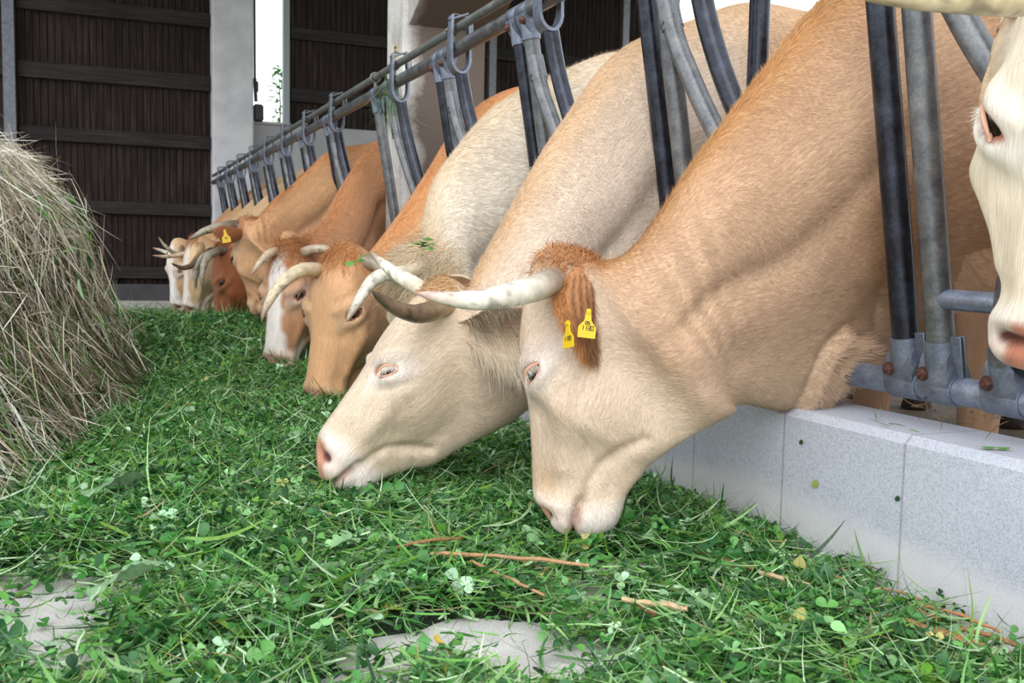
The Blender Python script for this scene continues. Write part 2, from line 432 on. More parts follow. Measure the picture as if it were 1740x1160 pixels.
st = MB(); st.tube([(0, 0, 0), (.01, 0, 1.5), (.03, 0, 2.6), (.0, 0, 3.15)], [.02, .015, .009, .003], 8)
st.build('stem', simple('green_bark', tuple(lin(110, 128, 84)), .7), parent=sp)
lf = MB(); lc = []; r = random.Random(3)
for k in range(230):
    z = r.uniform(1.3, 3.15); az = r.uniform(0, 6.28); rad = (3.25 - z) * .16 * r.uniform(.1, 1)
    g = r.uniform(.8, 1.25)
    leafblade(lf, lc, A([math.cos(az) * rad + .02, math.sin(az) * rad, z]), (math.cos(az), math.sin(az), r.uniform(-.2, .5)), A([0, 0, 1.]), r.uniform(.09, .16), r.uniform(.018, .03), lin(92, 150, 70) * g)
lf.build('foliage', M['foliage'], parent=sp, col=np.concatenate(lc), fixn=False)

# ------------------------------------------------------------------ fodder on the alley floor
def ip(x, xs, ys): return np.interp(x, xs, ys)
def hay_u(x, y):
    e = ip(y, [1.2, 1.6, 2.0, 2.9, 3.5, 4.3, 5.0, 5.8, 6.6, 7.2], [-1.2, -.55, -.20, -.02, .12, .22, .17, .0, -.45, -1.2])
    return e - x
def hay_h(x, y):
    u = hay_u(x, y); k = ip(y, [1.2, 1.7, 2.3, 3.0, 6.2, 7.2], [.5, .72, .95, 1.0, 1.0, .6])
    h = ip(u, [-.3, -.08, 0, .1, .2, .28, .39, .5, .8, 1.6, 2.6], [-.1, -.05, .0, .12, .33, .60, .77, .87, .95, 1.0, .75])
    return h * k + .05 * (vnoise(np.stack([x * 5, y * 5], -1), 5) - .5) * smooth(.05, .3, u)
BARE = [(-.12, 1.60, .19, .24), (.45, 1.29, .19, .10), (.58, 1.16, .18, .08), (.31, 1.19, .11, .08), (-.02, 1.36, .08, .07), (.88, 1.52, .07, .07), (.72, 1.36, .07, .05), (1.185, 1.42, .06, .10), (1.19, 1.20, .06, .10), (1.20, 1.0, .06, .09)]
def bare(x, y):
    m = np.zeros_like(x)
    wob = .5 * (vnoise(np.stack([x * 14, y * 14], -1), 9) - .5)
    for cx, cy, rx, ry in BARE:
        m = np.maximum(m, 1 - smooth(.55, 1.15, np.hypot((x - cx) / rx, (y - cy) / ry) + wob))
    return m
def heap(x, y):
    h = ip(y, [.6, 1.3, 1.9, 2.5, 3.5, 4.3, 4.9, 5.5, 6.2, 7, 8, 9, 11.4], [.010, .014, .022, .024, .014, .014, .075, .135, .115, .06, .01, -.03, -.05])
    n = vnoise(np.stack([x * 4, y * 4], -1), 2) * .6 + vnoise(np.stack([x * 11, y * 11], -1), 3) * .4
    amp = ip(y, [.6, 1.8, 3, 6], [.025, .04, .045, .05])
    edge = 1 - .97 * smooth(1.0, 1.22, x) * (1 - smooth(2.2, 4.5, y))
    h = (h + (n - .5) * amp) * edge
    return h * (1 - bare(x, y)) - .012 * bare(x, y)
# dark matted bed under the cut grass
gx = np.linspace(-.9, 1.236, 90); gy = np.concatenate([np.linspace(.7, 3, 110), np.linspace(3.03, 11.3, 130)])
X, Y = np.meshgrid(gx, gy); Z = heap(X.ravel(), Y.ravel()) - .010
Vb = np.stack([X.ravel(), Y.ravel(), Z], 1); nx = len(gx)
i = (np.arange(len(gy) - 1)[:, None] * nx + np.arange(nx - 1)[None]).ravel()
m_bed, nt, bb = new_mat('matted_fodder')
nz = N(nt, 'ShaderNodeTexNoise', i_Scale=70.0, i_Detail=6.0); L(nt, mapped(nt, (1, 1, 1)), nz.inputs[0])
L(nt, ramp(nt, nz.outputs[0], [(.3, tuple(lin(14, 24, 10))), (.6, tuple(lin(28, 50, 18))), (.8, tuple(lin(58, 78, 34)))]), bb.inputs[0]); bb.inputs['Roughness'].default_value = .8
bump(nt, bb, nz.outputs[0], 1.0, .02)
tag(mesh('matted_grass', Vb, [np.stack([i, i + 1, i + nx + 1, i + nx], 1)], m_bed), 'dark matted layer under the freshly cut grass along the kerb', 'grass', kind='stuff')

def scatter(n, x0, x1, y0, y1, keep_bare=.06, seed=0):
    g = np.random.default_rng(seed)
    x = g.uniform(x0, x1, n * 2); y = g.uniform(y0, y1, n * 2)
    k = (g.random(n * 2) > bare(x, y) * (1 - keep_bare)) & (hay_u(x, y) < .16)
    dn = .35 + .65 * smooth(.3, .6, vnoise(np.stack([x * 6, y * 6], -1), 21))
    thin = 1 - (1 - dn) * (1 - smooth(1.7, 2.3, y)); k &= g.random(n * 2) < thin
    return x[k][:n], y[k][:n], g
def ribbons(P, D, U, ln, w, bend, segs, g, side_bend=None):
    """P,D,U (n,3) base, direction, up; returns V,(n*(segs+1)*2), Q"""
    n = len(P); t = np.linspace(0, 1, segs + 1); S = unit(np.cross(D, U)); W = np.cross(S, D)
    L_ = ln[:, None, None]; tt = t[None, :, None]
    c = P[:, None] + D[:, None] * L_ * tt + W[:, None] * (bend[:, None, None] * L_ * (tt ** 2 - tt * .3))
    if side_bend is not None: c = c + S[:, None] * (side_bend[:, None, None] * L_ * tt ** 2)
    wd = w[:, None] * (np.minimum(1, (1.03 - t) * 2.6))[None] ** .7 * np.minimum(1, .55 + t * 2)[None]
    V = np.stack([c - S[:, None] * wd[..., None] / 2, c + S[:, None] * wd[..., None] / 2], 2).reshape(-1, 3)
    k = np.arange(n)[:, None] * (segs + 1) * 2 + np.arange(segs)[None] * 2
    Q = np.stack([k, k + 1, k + 3, k + 2], -1).reshape(-1, 4)
    return V, Q
GREENS = A([lin(68, 122, 52), lin(98, 150, 68), lin(48, 96, 46), lin(138, 178, 110), lin(182, 208, 164), lin(106, 146, 48), lin(38, 74, 36)])
def blades(n, x0, x1, y0, y1, lmin, lmax, wmin, wmax, thick, segs, seed, tilt=.2, curly=.45):
    x, y, g = scatter(n, x0, x1, y0, y1, seed=seed); n = len(x)
    up = g.random(n) ** 1.3; z = np.maximum(heap(x, y), 0.002) + .004 + thick * up
    az = g.uniform(0, 2 * np.pi, n); el = g.normal(0, tilt, n)
    D = np.stack([np.cos(az) * np.cos(el), np.sin(az) * np.cos(el), np.sin(el)], 1)
    ln = g.uniform(lmin, lmax, n)
    z = np.maximum(z, .004 + np.maximum(0, -D[:, 2]) * ln * .8)
    U = unit(A([0, 0, 1.]) + g.normal(0, .55, (n, 3)))
    P = np.stack([x, y, z], 1) - D * (ln / 2)[:, None]
    P[:, 2] = np.maximum(P[:, 2], .003)
    w = g.uniform(wmin, wmax, n); bend = g.normal(0, .3, n); sb = g.normal(0, curly, n)
    V, Q = ribbons(P, D, U, ln, w, bend, segs, g, sb)
    V[:, 0] = np.minimum(V[:, 0], 1.232); V[:, 2] = np.maximum(V[:, 2], .0015)
    c = 1.12 * GREENS[g.choice(7, n, p=[.2, .18, .14, .18, .13, .09, .08])] * g.uniform(.72, 1.2, (n, 1))
    dry = g.random(n) < .022; c[dry] = lin(168, 152, 106) * g.uniform(.7, 1.1, (dry.sum(), 1))
    return V, Q, np.repeat(c, (segs + 1) * 2, 0)
def merge(parts):
    Vs, Qs, Cs = [], [], []; o = 0
    for V, Q, c in parts: Vs.append(V); Qs.append(Q + o); Cs.append(c); o += len(V)
    return np.concatenate(Vs), np.concatenate(Qs), np.concatenate(Cs)
GD = DENS
parts = [blades(int(27000 * GD), -.55, 1.23, .75, 2.2, .03, .10, .0020, .0050, .034, 5, 1),
         blades(int(9000 * GD), -.55, 1.23, .75, 2.2, .04, .11, .0012, .0020, .036, 6, 2, .25, 1.0),
         blades(int(3200 * GD), -.5, 1.22, .75, 2.3, .06, .15, .0042, .0075, .034, 5, 3, .2),
         blades(int(36000 * GD), -.3, 1.23, 2.2, 4.2, .05, .14, .0024, .0056, .04, 4, 4),
         blades(int(26000 * GD), -.3, 1.23, 4.2, 6.5, .06, .17, .003, .006, .04, 4, 5, .3),
         blades(int(10000 * GD), -.7, 1.23, 6.5, 9.0, .08, .2, .004, .008, .03, 3, 6, .2)]
V, Q, c = merge(parts)
tag(mesh('cut_grass', V, [Q], M['grass'], col=c, smooth_=False), 'loose freshly cut green grass blades spread along the feed alley', 'grass', kind='stuff')

def clover(n, x0, x1, y0, y1, smin, smax, thick, seed, nose=.5):
    x, y, g = scatter(n, x0, x1, y0, y1, seed=seed, keep_bare=.16); n = len(x)
    z = np.maximum(heap(x, y), .001) + .006 + thick * g.random(n) ** .8
    nrm = unit(A([0, 0, 1.]) + g.normal(0, nose, (n, 3))); nrm[:, 2] = np.abs(nrm[:, 2])
    ref = unit(np.cross(nrm, g.normal(0, 1, (n, 3)))); bit = np.cross(nrm, ref)
    s = g.uniform(smin, smax, n); col = 1.12 * GREENS[g.choice(7, n, p=[.28, .16, .24, .1, .05, .05, .12])] * g.uniform(.75, 1.25, (n, 1))
    col = col * A([.86, 1.0, 1.05]); pale = g.random(n) < .08; col[pale] = lin(134, 172, 122) * g.uniform(.8, 1.1, (pale.sum(), 1))
    yel = g.random(n) < .007; col[yel] = lin(186, 180, 104)
    Vs, Cs = [], []
    tt = A([0, .3, .62, .88, 1.0]); ww = A([.06, .34, .48, .34, .05])
    for k in range(3):
        a = 2.1 * (k - 1) + g.normal(0, .2, n); d = np.cos(a)[:, None] * ref + np.sin(a)[:, None] * bit
        sd = np.cross(nrm, d); fold = g.uniform(.05, .75, n); drop = g.normal(-.05, .3, n)
        c0 = np.stack([x, y, z], 1)
        mid = c0[:, None] + d[:, None] * (s[:, None] * tt)[..., None] + nrm[:, None] * (drop[:, None] * s[:, None] * tt ** 2)[..., None]
        l_ = mid + sd[:, None] * (s[:, None] * ww)[..., None] + nrm[:, None] * (fold[:, None] * s[:, None] * ww)[..., None]
        r_ = mid - sd[:, None] * (s[:, None] * ww)[..., None] + nrm[:, None] * (fold[:, None] * s[:, None] * ww)[..., None]
        if k: lose = g.random(n) < .45; l_[lose] = r_[lose] = mid[lose] = c0[lose][:, None]
        Vs.append(np.stack([l_, mid, r_], 2).reshape(n, 15, 3)); Cs.append(np.repeat((col * g.uniform(.85, 1.15, (n, 1)))[:, None], 15, 1))
    V = np.concatenate(Vs).reshape(-1, 3); Cc = np.concatenate(Cs).reshape(-1, 3)
    m = len(V) // 15; kk = np.arange(m)[:, None] * 15; q = []
    for t in range(4):
        for e in range(2): q.append(kk + A([[3 * t + e, 3 * t + e + 1, 3 * t + e + 4, 3 * t + e + 3]]))
    Q = np.concatenate(q)
    V[:, 0] = np.minimum(V[:, 0], 1.233); V[:, 2] = np.maximum(V[:, 2], .0012)
    return V, Q, Cc
parts = [clover(int(9500 * GD), -.5, 1.225, .75, 2.2, .008, .018, .034, 31), clover(int(900 * GD), -.4, 1.2, .8, 2.0, .017, .026, .036, 35, .4),
         clover(int(8000 * GD), -.2, 1.225, 2.2, 4.2, .010, .020, .045, 32), clover(int(5500 * GD), -.2, 1.225, 4.2, 6.6, .013, .025, .055, 33),
         clover(int(1200 * GD), -.4, 1.225, 6.6, 9, .016, .03, .035, 34)]
V, Q, c = merge(parts)
tag(mesh('clover_leaves', V, [Q], M['leaf'], col=c, smooth_=True), 'three-part clover leaves strewn all through the cut grass', 'clover', kind='stuff')

# hay windrow at the left
gx = np.linspace(-3.4, .3, 90); gy = np.linspace(1.2, 7.3, 130); X, Y = np.meshgrid(gx, gy); x, y = X.ravel(), Y.ravel()
Z = np.maximum(hay_h(x, y) - .02, -.03); nx = len(gx)
i = (np.arange(len(gy) - 1)[:, None] * nx + np.arange(nx - 1)[None]).ravel()
m_core, nt, bb = new_mat('packed_hay')
nz = N(nt, 'ShaderNodeTexNoise', i_Scale=60.0, i_Detail=7.0, i_Roughness=.7); L(nt, mapped(nt, (1, 1, .35)), nz.inputs[0])
L(nt, ramp(nt, nz.outputs[0], [(.32, tuple(lin(34, 29, 24))), (.55, tuple(lin(74, 66, 54))), (.75, tuple(lin(120, 110, 94)))]), bb.inputs[0]); bb.inputs['Roughness'].default_value = .9
bump(nt, bb, nz.outputs[0], 1.0, .03)
tag(mesh('hay_mound', np.stack([x, y, Z], 1), [np.stack([i, i + 1, i + nx + 1, i + nx], 1)], m_core), 'tall mound of dry tangled hay at the left of the alley', 'hay', kind='stuff')
def hay(n, lmin, lmax, w0, w1, seed, green=0., y0=1.25, y1=6.6, u0=0., u1=1.1, out=.05, pw=1.0):
    g = np.random.default_rng(seed); y = y0 + (y1 - y0) * g.random(n) ** pw; u = g.uniform(u0, u1, n); x = hay_u(np.zeros(n), y) - u
    e = .01; z = hay_h(x, y); gxx = (hay_h(x + e, y) - hay_h(x - e, y)) / (2 * e); gyy = (hay_h(x, y + e) - hay_h(x, y - e)) / (2 * e)
    nrm = unit(np.stack([-gxx, -gyy, np.ones(n)], 1)); down = A([0, 0, -1.]) - nrm * (-nrm[:, 2:3])
    tn = unit(unit(down + 1e-6) * g.uniform(.0, 1.0, (n, 1)) + np.cross(nrm, unit(g.normal(0, 1, (n, 3)))) * .95)
    D = unit(tn + nrm * g.normal(.06, .16, (n, 1))); ln = g.uniform(lmin, lmax, n)
    P = np.stack([x, y, z], 1) + nrm * (out * g.random((n, 1)) - .012) - D * (ln * .5)[:, None]
    V, Q = ribbons(P, D, unit(nrm + g.normal(0, .6, (n, 3))), ln, g.uniform(w0, w1, n), g.normal(.0, .07, n), 5, g, g.normal(0, .09, n))
    V[:, 2] = np.maximum(V[:, 2], .002)
    base = A([lin(240, 230, 212), lin(220, 206, 184), lin(190, 172, 146), lin(250, 245, 234), lin(150, 128, 98), lin(176, 178, 140)])
    c = base[g.choice(6, n, p=[.28, .24, .18, .12, .1, .08])] * g.uniform(.6, 1.15, (n, 1))
    gr = g.random(n) < green; c[gr] = GREENS[g.choice(7, gr.sum())] * g.uniform(.6, 1.0, (gr.sum(), 1))
    return V, Q, np.repeat(c, 12, 0)
def dark(t): return t[0], t[1], t[2] * A([.34, .30, .26])  # brown stalks, darkened further to paint shade low on the mound
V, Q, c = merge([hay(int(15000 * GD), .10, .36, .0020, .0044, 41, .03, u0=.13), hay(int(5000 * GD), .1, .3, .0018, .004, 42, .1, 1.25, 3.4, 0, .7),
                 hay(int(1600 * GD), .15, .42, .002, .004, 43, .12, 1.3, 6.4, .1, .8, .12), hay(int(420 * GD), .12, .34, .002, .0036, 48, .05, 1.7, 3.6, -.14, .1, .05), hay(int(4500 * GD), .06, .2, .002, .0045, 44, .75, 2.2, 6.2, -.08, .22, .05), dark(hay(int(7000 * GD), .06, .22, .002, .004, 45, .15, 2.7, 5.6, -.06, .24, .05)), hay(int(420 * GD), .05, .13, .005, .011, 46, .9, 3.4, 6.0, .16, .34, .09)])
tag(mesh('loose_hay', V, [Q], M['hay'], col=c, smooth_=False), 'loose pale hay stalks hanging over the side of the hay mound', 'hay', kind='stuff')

# a few countable things on the floor
def stalk(pts, r, label, c, wid=1.0):
    pts = A(pts, float) + A([0, 0, .014]); t = np.linspace(0, 1, 9); k = np.linspace(0, 1, len(pts))
    P = np.stack([np.interp(t, k, pts[:, q]) for q in range(3)], 1); g = np.random.default_rng(int(abs(pts[0, 0]) * 1e4))
    P[1:-1] += g.normal(0, .0008, (7, 3)); o = P.mean(0)
    b = MB(); b.tube(P - o, r * g.uniform(.75, 1.15, 9), 7)
    m = simple('stalk_' + 'straw', c, .6, 0, (90, tuple(A(c) * .62), .4))
    ob = b.build('straw_stalk', m, loc=o); tag(ob, label, 'straw stalk', 'brown straw stalks on the cut grass'); return ob
tan = tuple(lin(190, 144, 102)); pale = tuple(lin(216, 184, 140))
stalk([(.503, 1.527, .05), (.6, 1.478, .052), (.731, 1.399, .045)], .0034, 'longest brown stalk lying level on the grass below the two nearest muzzles', tan)
stalk([(.452, 1.561, .055), (.52, 1.578, .058), (.596, 1.599, .05)], .003, 'brown stalk slanting up behind the longest stalk', tuple(lin(168, 118, 78)))
stalk([(.556, 1.476, .048), (.59, 1.39, .04), (.617, 1.322, .034)], .0024, 'thin stalk slanting down from under the longest stalk', tan)
stalk([(.718, 1.265, .036), (.788, 1.196, .036)], .0042, 'short thick pale straw piece with cut ends in the grass', pale)
stalk([(.735, 1.262, .03), (.745, 1.215, .026)], .0026, 'small reddish stick beside the short thick straw piece', tuple(lin(160, 104, 84)))
stalk([(.968, 1.453, .03), (1.01, 1.341, .028)], .003, 'reddish brown stalk in the grass close to the kerb foot', tuple(lin(176, 116, 76)))
stalk([(.997, 1.307, .034), (1.031, 1.224, .034)], .004, 'pale split stalk lying beside the kerb, nearer than the reddish one', pale)
stalk([(1.071, 1.108, .022), (1.10, 1.02, .024), (1.138, .921, .02)], .0042, 'long brown stalk lying along the near end of the kerb', tuple(lin(180, 124, 84)))
stalk([(1.04, 1.19, .02), (1.085, 1.06, .024), (1.11, .95, .02)], .003, 'thin tan stalk parallel to the long one at the near kerb', tan)
o = stalk([(.43, 1.276, .012), (.434, 1.23, .01), (.436, 1.185, .008)], .0032, 'yellow leaf stalk on the bare concrete patch in front', tuple(lin(218, 178, 60)))

g_ = np.random.default_rng(77)
for k_, (sx, sy, ln_, lab_) in enumerate(((1.15, 1.335, .10, 'reddish stalk at the kerb foot below the round yellowish leaf'), (1.12, 1.27, .12, 'thin brown stalk one hand from the kerb, below the middle dark leaf'), (1.165, 1.17, .11, 'brown stalk touching the kerb foot left of the longest kerb stalk'),
                                          (1.13, 1.11, .09, 'second brown stalk in the bundle at the near kerb foot'), (1.175, 1.06, .13, 'outermost stalk of the bundle against the near kerb foot'), (1.15, .99, .12, 'nearest brown stalk of the bundle at the kerb foot'),
                                          (1.02, 1.17, .08, 'short orange brown stalk among clover near the bundle'), (.93, 1.22, .09, 'orange brown stalk right of the short thick straw piece'), (.99, 1.40, .07, 'small brown stem crossing the reddish stalk by the kerb'))):
    dx_, dy_ = .42 * ln_ * g_.uniform(.5, 1.1), -.9 * ln_
    stalk([(sx - dx_ / 2, sy - dy_ / 2, .022), (sx, sy, .026), (sx + dx_ / 2, sy + dy_ / 2, .018)], g_.uniform(.0022, .004), lab_, tuple(lin(186, 128, 86) * g_.uniform(.75, 1.2)))
def dock_leaf(loc, az, ln, w, label, tiltx=.12):
    n, k = 40, 15; t = np.linspace(0, 1, n); s = np.linspace(-1, 1, k); T_, S_ = np.meshgrid(t, s, indexing='ij')
    wd = w * np.sin(np.pi * np.clip(T_ * .92 + .05, 0, 1)) ** .7 * (1 + .04 * np.sin(T_ * 33) + .03 * np.sin(T_ * 71))
    x = (T_ - .5) * ln; yv = S_ * wd; z = .010 * np.abs(S_) + .006 * np.sin(T_ * 8 + S_ * 2) - .05 * (T_ - .5) ** 2 + .0016 * np.sin(T_ * 46 + np.abs(S_) * 6)
    V = np.stack([x, yv, z], -1).reshape(-1, 3); i = (np.arange(n - 1)[:, None] * k + np.arange(k - 1)[None]).ravel()
    vein = np.exp(-(S_ / .09) ** 2) + .35 * np.exp(-((np.sin(T_ * 24 - np.abs(S_) * 5)) / .25) ** 2)
    col = lin(126, 160, 118) + (lin(186, 206, 174) - lin(126, 160, 118)) * np.clip(vein, 0, 1)[..., None]
    o = mesh('dock_leaf', V, [np.stack([i, i + k, i + k + 1, i + 1], 1)], M['leaf'], loc=loc, col=col.reshape(-1, 3))
    o.rotation_euler = (tiltx, -.05, az); tag(o, label, 'leaf', 'large dock leaves on the cut grass'); return o
dock_leaf((.04, 2.12, .085), .7, .17, .036, 'large pale green dock leaf lying at the foot of the hay mound', -.30)
dock_leaf((.04, 1.55, .07), .75, .15, .019, 'narrow crinkled grey green dock leaf near the bare concrete patch', -.28)
# ------------------------------------------------------------------ the feed fence, leaning over the alley
def fp(y, z, off=0.0):
    return A([1.358 - .1697 * (z - .341) - off * .986, y, z - off * .167])
RZ, BZ = 1.283, .341
RT, RB = fp(0, RZ), fp(0, BZ)
FY0, FY1 = -.6, 11.25
def long_pipe(name, x, z, r, mat, label, cat, breaks=()):
    b = MB(); b.tube([(0, FY0, 0), (0, 2.5, 0), (0, 5, 0), (0, 8, 0), (0, FY1, 0)], r, 28)
    for y in breaks: b.tube([(0, y - .0006, 0), (0, y + .0006, 0)], r + .0006, 28)
    o = b.build(name, mat, loc=(x, 0, z)); return tag(o, label, cat)
long_pipe('top_rail', RT[0], RZ, .0245, M['oldgalv'], 'thick upper galvanised pipe rail running the whole length of the feed fence', 'rail', (1.5, 2.95, 3.3, 4.25))
long_pipe('bottom_rail', RB[0], BZ, .0242, M['galv'], 'lower galvanised pipe rail just above the concrete kerb', 'rail', (1.205,))
ROD = A([RT[0] - .002, 0, RZ + .072])
long_pipe('locking_rod', ROD[0], ROD[2], .0155, M['rod'], 'thinner grey rod running just above the upper pipe rail', 'rod', ())

UPV = unit(fp(0, 1.2) - fp(0, .4)); OUT = A([-.986, 0, -.167])
def t_clamp(root, y, rail, up, mat=None, hand=1):
    """sheet metal tee clamp: sleeve round the rail, socket on the post, flange and bolt"""
    rp = A([rail[0], y, rail[2]]); s = UPV * up
    b = MB()
    b.pipe(rp - A([0, .036, 0]), rp + A([0, .036, 0]), .0285, .0245)
    b.tube([rp + s * .012, rp + s * .03, rp + s * .085, rp + s * .0855], [.0275, .0285, .0285, .0245], 24, cap=False)
    fl = rp + s * .058 + A([0, -hand * .036, 0])
    Rm = np.stack([OUT, A([0, 1, 0]), s], 1)
    b.box(fl + OUT * -.006, (.0035, .022, .075), Rm, .001); b.box(fl + OUT * .003, (.0035, .022, .075), Rm, .001)
    for k in range(26):   # pressed web between sleeve and socket
        a = k / 25; c0 = rp + s * (.016 + .036 * a); hw = .0285 + .0065 * (1 - a) ** 2; b.tube([c0 + A([0, -hw, 0]), c0 + A([0, hw, 0])], [.0278 - .0095 * a ** 2] * 2, 14)
    cl = b.build('clamp', M['clamp'], parent=root)
    bb = MB(); p = rp + s * .030 + OUT * .0275 + A([0, hand * .018, 0]); bb.tube([p - OUT * .004, p + OUT * .001], .0125, 14); bb.hexnut(p, OUT, .0105, .009)
    bb.build('bolt', M['bolt'], parent=cl)
    return cl
BOW = [(.118, 1.14), (.10, 1.085), (.055, 1.0), (.005, .905), (-.05, .82), (-.098, .755), (-.108, .72), (-.098, .68), (-.062, .60), (-.038, .53), (-.022, .45), (-.015, .40)]
SWING = [(-.028, 1.205), (-.032, 1.13), (-.045, 1.06), (-.078, .96), (-.13, .85), (-.185, .76), (-.20, .71), (-.185, .64), (-.14, .54), (-.085, .45), (-.055, .395)]
def curve(pts, n):
    pts = A(pts, float); d = np.concatenate([[0], np.cumsum(np.linalg.norm(np.diff(pts, axis=0), axis=1))]); t = np.linspace(0, d[-1], n)
    # smooth by repeated averaging of a dense polyline
    P = np.stack([np.interp(t, d, pts[:, k]) for k in range(pts.shape[1])], 1)
    for _ in range(3): P[1:-1] = (P[:-2] + 2 * P[1:-1] + P[2:]) / 4
    return P
def headlock(yl, label, posts=True):
    o = fp(yl, BZ); root = empty('headlock', o, label, 'headlock', 'tubular headlocks along the feed fence')
    F = lambda dy, z, off=0.: fp(yl + dy, z, off) - o
    rt = RT - A([o[0], 0, o[2]]); rb = RB - A([o[0], 0, o[2]])
    if posts: b = MB(); b.tube([F(.20, BZ + .02), F(.20, .8), F(.20, RZ - .02)], .0238, 24); tag(b.build('rear_post', M['dark'], parent=root), 'darker worn pipe')
    b = MB(); b.tube([F(.12, BZ + .02 if posts else 1.06), F(.12, .8 if posts else 1.12), F(.12, RZ - .02)], .0238, 24); b.build('front_post', M['oldgalv'], parent=root)
    b = MB(); P = curve(BOW, 40); b.tube([F(a, z, -.004 + .012 * min(1, k / 6)) for k, (a, z) in enumerate(P)], .0225, 22)
    a0, z0 = P[1]; b.tube([F(.116, 1.15), F(.113, 1.13), F(.108, 1.10), F(.100, 1.08)], [.0262, .0272, .0272, .026], 22); b.tube([F(.102, 1.098, .026), F(.102, 1.098, .0285)], .006, 10)
    b.build('bow_pipe', M['oldgalv'], parent=root)
    b = MB(); P = curve(SWING, 40); b.tube([F(a, z, .006) for k, (a, z) in enumerate(P)], .0238, 22)
    tag(b.build('swing_bar', M['dark'], parent=root), 'dark swinging bar')
    b = MB(); b.tube([F(.12 if posts else .28, .497), F(.05, .496), F(-.03, .495)], .0175, 16); b.build('strut', M['galv'], parent=root)
    for dy, hand in (((.20, 1), (.12, 1), (-.015, 1)) if posts else ((-.015, 1),)): t_clamp(root, dy, rb, 1, hand=hand)
    for dy, hand in (((.20, 1), (.12, -1)) if posts else ((.12, -1),)): t_clamp(root, dy, rt, -1, hand=hand)
    # U strap straddling the rail, with two plates up to the rod and a wire handle
    b = MB(); ur = .035; c = A([rt[0], -.03, rt[2] - .038])
    path = [c + A([-ur * .9, 0, .145]), c + A([-ur, 0, .08]), c + A([-ur, 0, .0])] + [c + A([-ur * math.cos(t), 0, -.052 * math.sin(t)]) for t in np.linspace(.2, math.pi - .2, 9)] + [c + A([ur, 0, 0]), c + A([ur, 0, .08]), c + A([ur * .9, 0, .12])]
    path = A(path); tn = unit(np.gradient(path, axis=0)); wv = np.interp(np.arange(len(path)), [0, 2, 6, 11, 13], [.016, .021, .029, .021, .015])
    sd = A([0, 1, 0]); nn = np.cross(tn, sd); V = []
    for p, n_, w in zip(path, nn, wv): V += [p - sd * w - n_ * .0048, p + sd * w - n_ * .0048, p + sd * w + n_ * .0048, p - sd * w + n_ * .0048]
    k = np.arange(len(path) - 1)[:, None] * 4; j = np.arange(4)[None]; j2 = (j + 1) % 4
    b.add(A(V), np.concatenate([np.stack([k + j, k + j2, k + 4 + j2, k + 4 + j], -1).reshape(-1, 4), [[3, 2, 1, 0], [len(V) - 4, len(V) - 3, len(V) - 2, len(V) - 1]]]))
    hk = b.build('latch_strap', M['clamp'], parent=root)
    b = MB(); e = path[0]; b.hexnut(e + A([-.003, 0, -.012]), (-1, 0, 0), .008, .006); b.tube([e + A([0, 0, -.012]), path[-1] + A([0, 0, .038])], .004, 8); b.build('bolt', M['clamp'], parent=hk)
    b = MB(); e2 = e + A([.0, 0, .002]); b.tube(curve([e + A([0, 0, -.03]), e2 + A([0, 0, .004]), e2 + A([.012, .012, .008]), e2 + A([.075, .03, .006]), e2 + A([.088, .03, -.004]), e2 + A([.09, .03, -.045])], 22), .0034, 8)
    b.build('latch_handle', M['rod'], parent=root)
    b = MB(); rr = A([ROD[0] - o[0], 0, ROD[2] - o[2]]); b.pipe(rr + A([0, .028, 0]), rr + A([0, .058, 0]), .0205); b.box(rr + A([0, .043, -.028]), (.012, .02, .03), bev=.002); b.hexnut(rr + A([-.02, .043, 0]), (-1, 0, 0), .007, .006)
    b.build('rod_collar', M['rod'], parent=root)
    return root
HL = [(1.17, 'headlock bars in front of the shoulder of the nearest apricot cow with two yellow tags'),
      (1.915, 'headlock bars between the nearest apricot cow and the pale horned cow beside it'),
      (2.66, 'headlock bars between the pale horned cow and the curly whitish cow'),
      (3.41, 'headlock bars between the curly whitish cow and the orange tan cow'),
      (4.16, 'headlock bars just in front of the concrete pillar, beyond the orange tan cow'),
      (5.34, 'headlock bars just behind the crest of the brown cow with the white blaze'),
      (6.085, 'headlock bars just behind the crest of the tan cow wearing one yellow tag'),
      (6.83, 'first headlock beyond the tan cow wearing one yellow tag and its own bars'),
      (7.575, 'fifth headlock counted from the far end of the feed fence'),
      (8.32, 'fourth headlock counted from the far end of the feed fence'),
      (9.07, 'third headlock counted from the far end of the feed fence'),
      (9.82, 'second headlock counted from the far end of the feed fence'),
      (10.56, 'headlock at the far end of the feed fence beside the concrete column')]
for y, lab in HL: headlock(y, lab, y != 4.16)
# single panel post at the pillar
po = fp(4.51, BZ); root = empty('fence_post', po, 'single upright fence pipe in front of the left edge of the concrete pillar', 'post')
F = lambda dy, z, off=0.: fp(4.51 + dy, z, off) - po
b = MB(); b.tube([F(0, BZ + .02), F(0, .8), F(0, RZ - .02)], .024, 24); b.build('pole', M['oldgalv'], parent=root)
t_clamp(root, 0, RT - A([po[0], 0, po[2]]), -1); t_clamp(root, 0, RB - A([po[0], 0, po[2]]), 1)
b = MB(); t = np.linspace(0, 2 * np.pi, 15); b.tube(np.stack([ROD[0] - po[0] + .021 * np.cos(t), np.full(15, .01), ROD[2] - po[2] + .021 * np.sin(t)], 1), .005, 8, cap=False)
b.box((ROD[0] - po[0], .01, RZ - po[2] + .036), (.012, .012, .03), bev=.002); b.build('rod_ring', M['rod'], parent=root)
b = MB(); b.tube([(0, 0, 0), (0, 0, 1.1), (-.02, 0, 1.75)], .0245, 24)
tag(b.build('stanchion_pipe', M['dark'], loc=(1.455, 1.995, .3)), 'dark upright pipe standing behind the headlock between the two nearest cows', 'pipe')
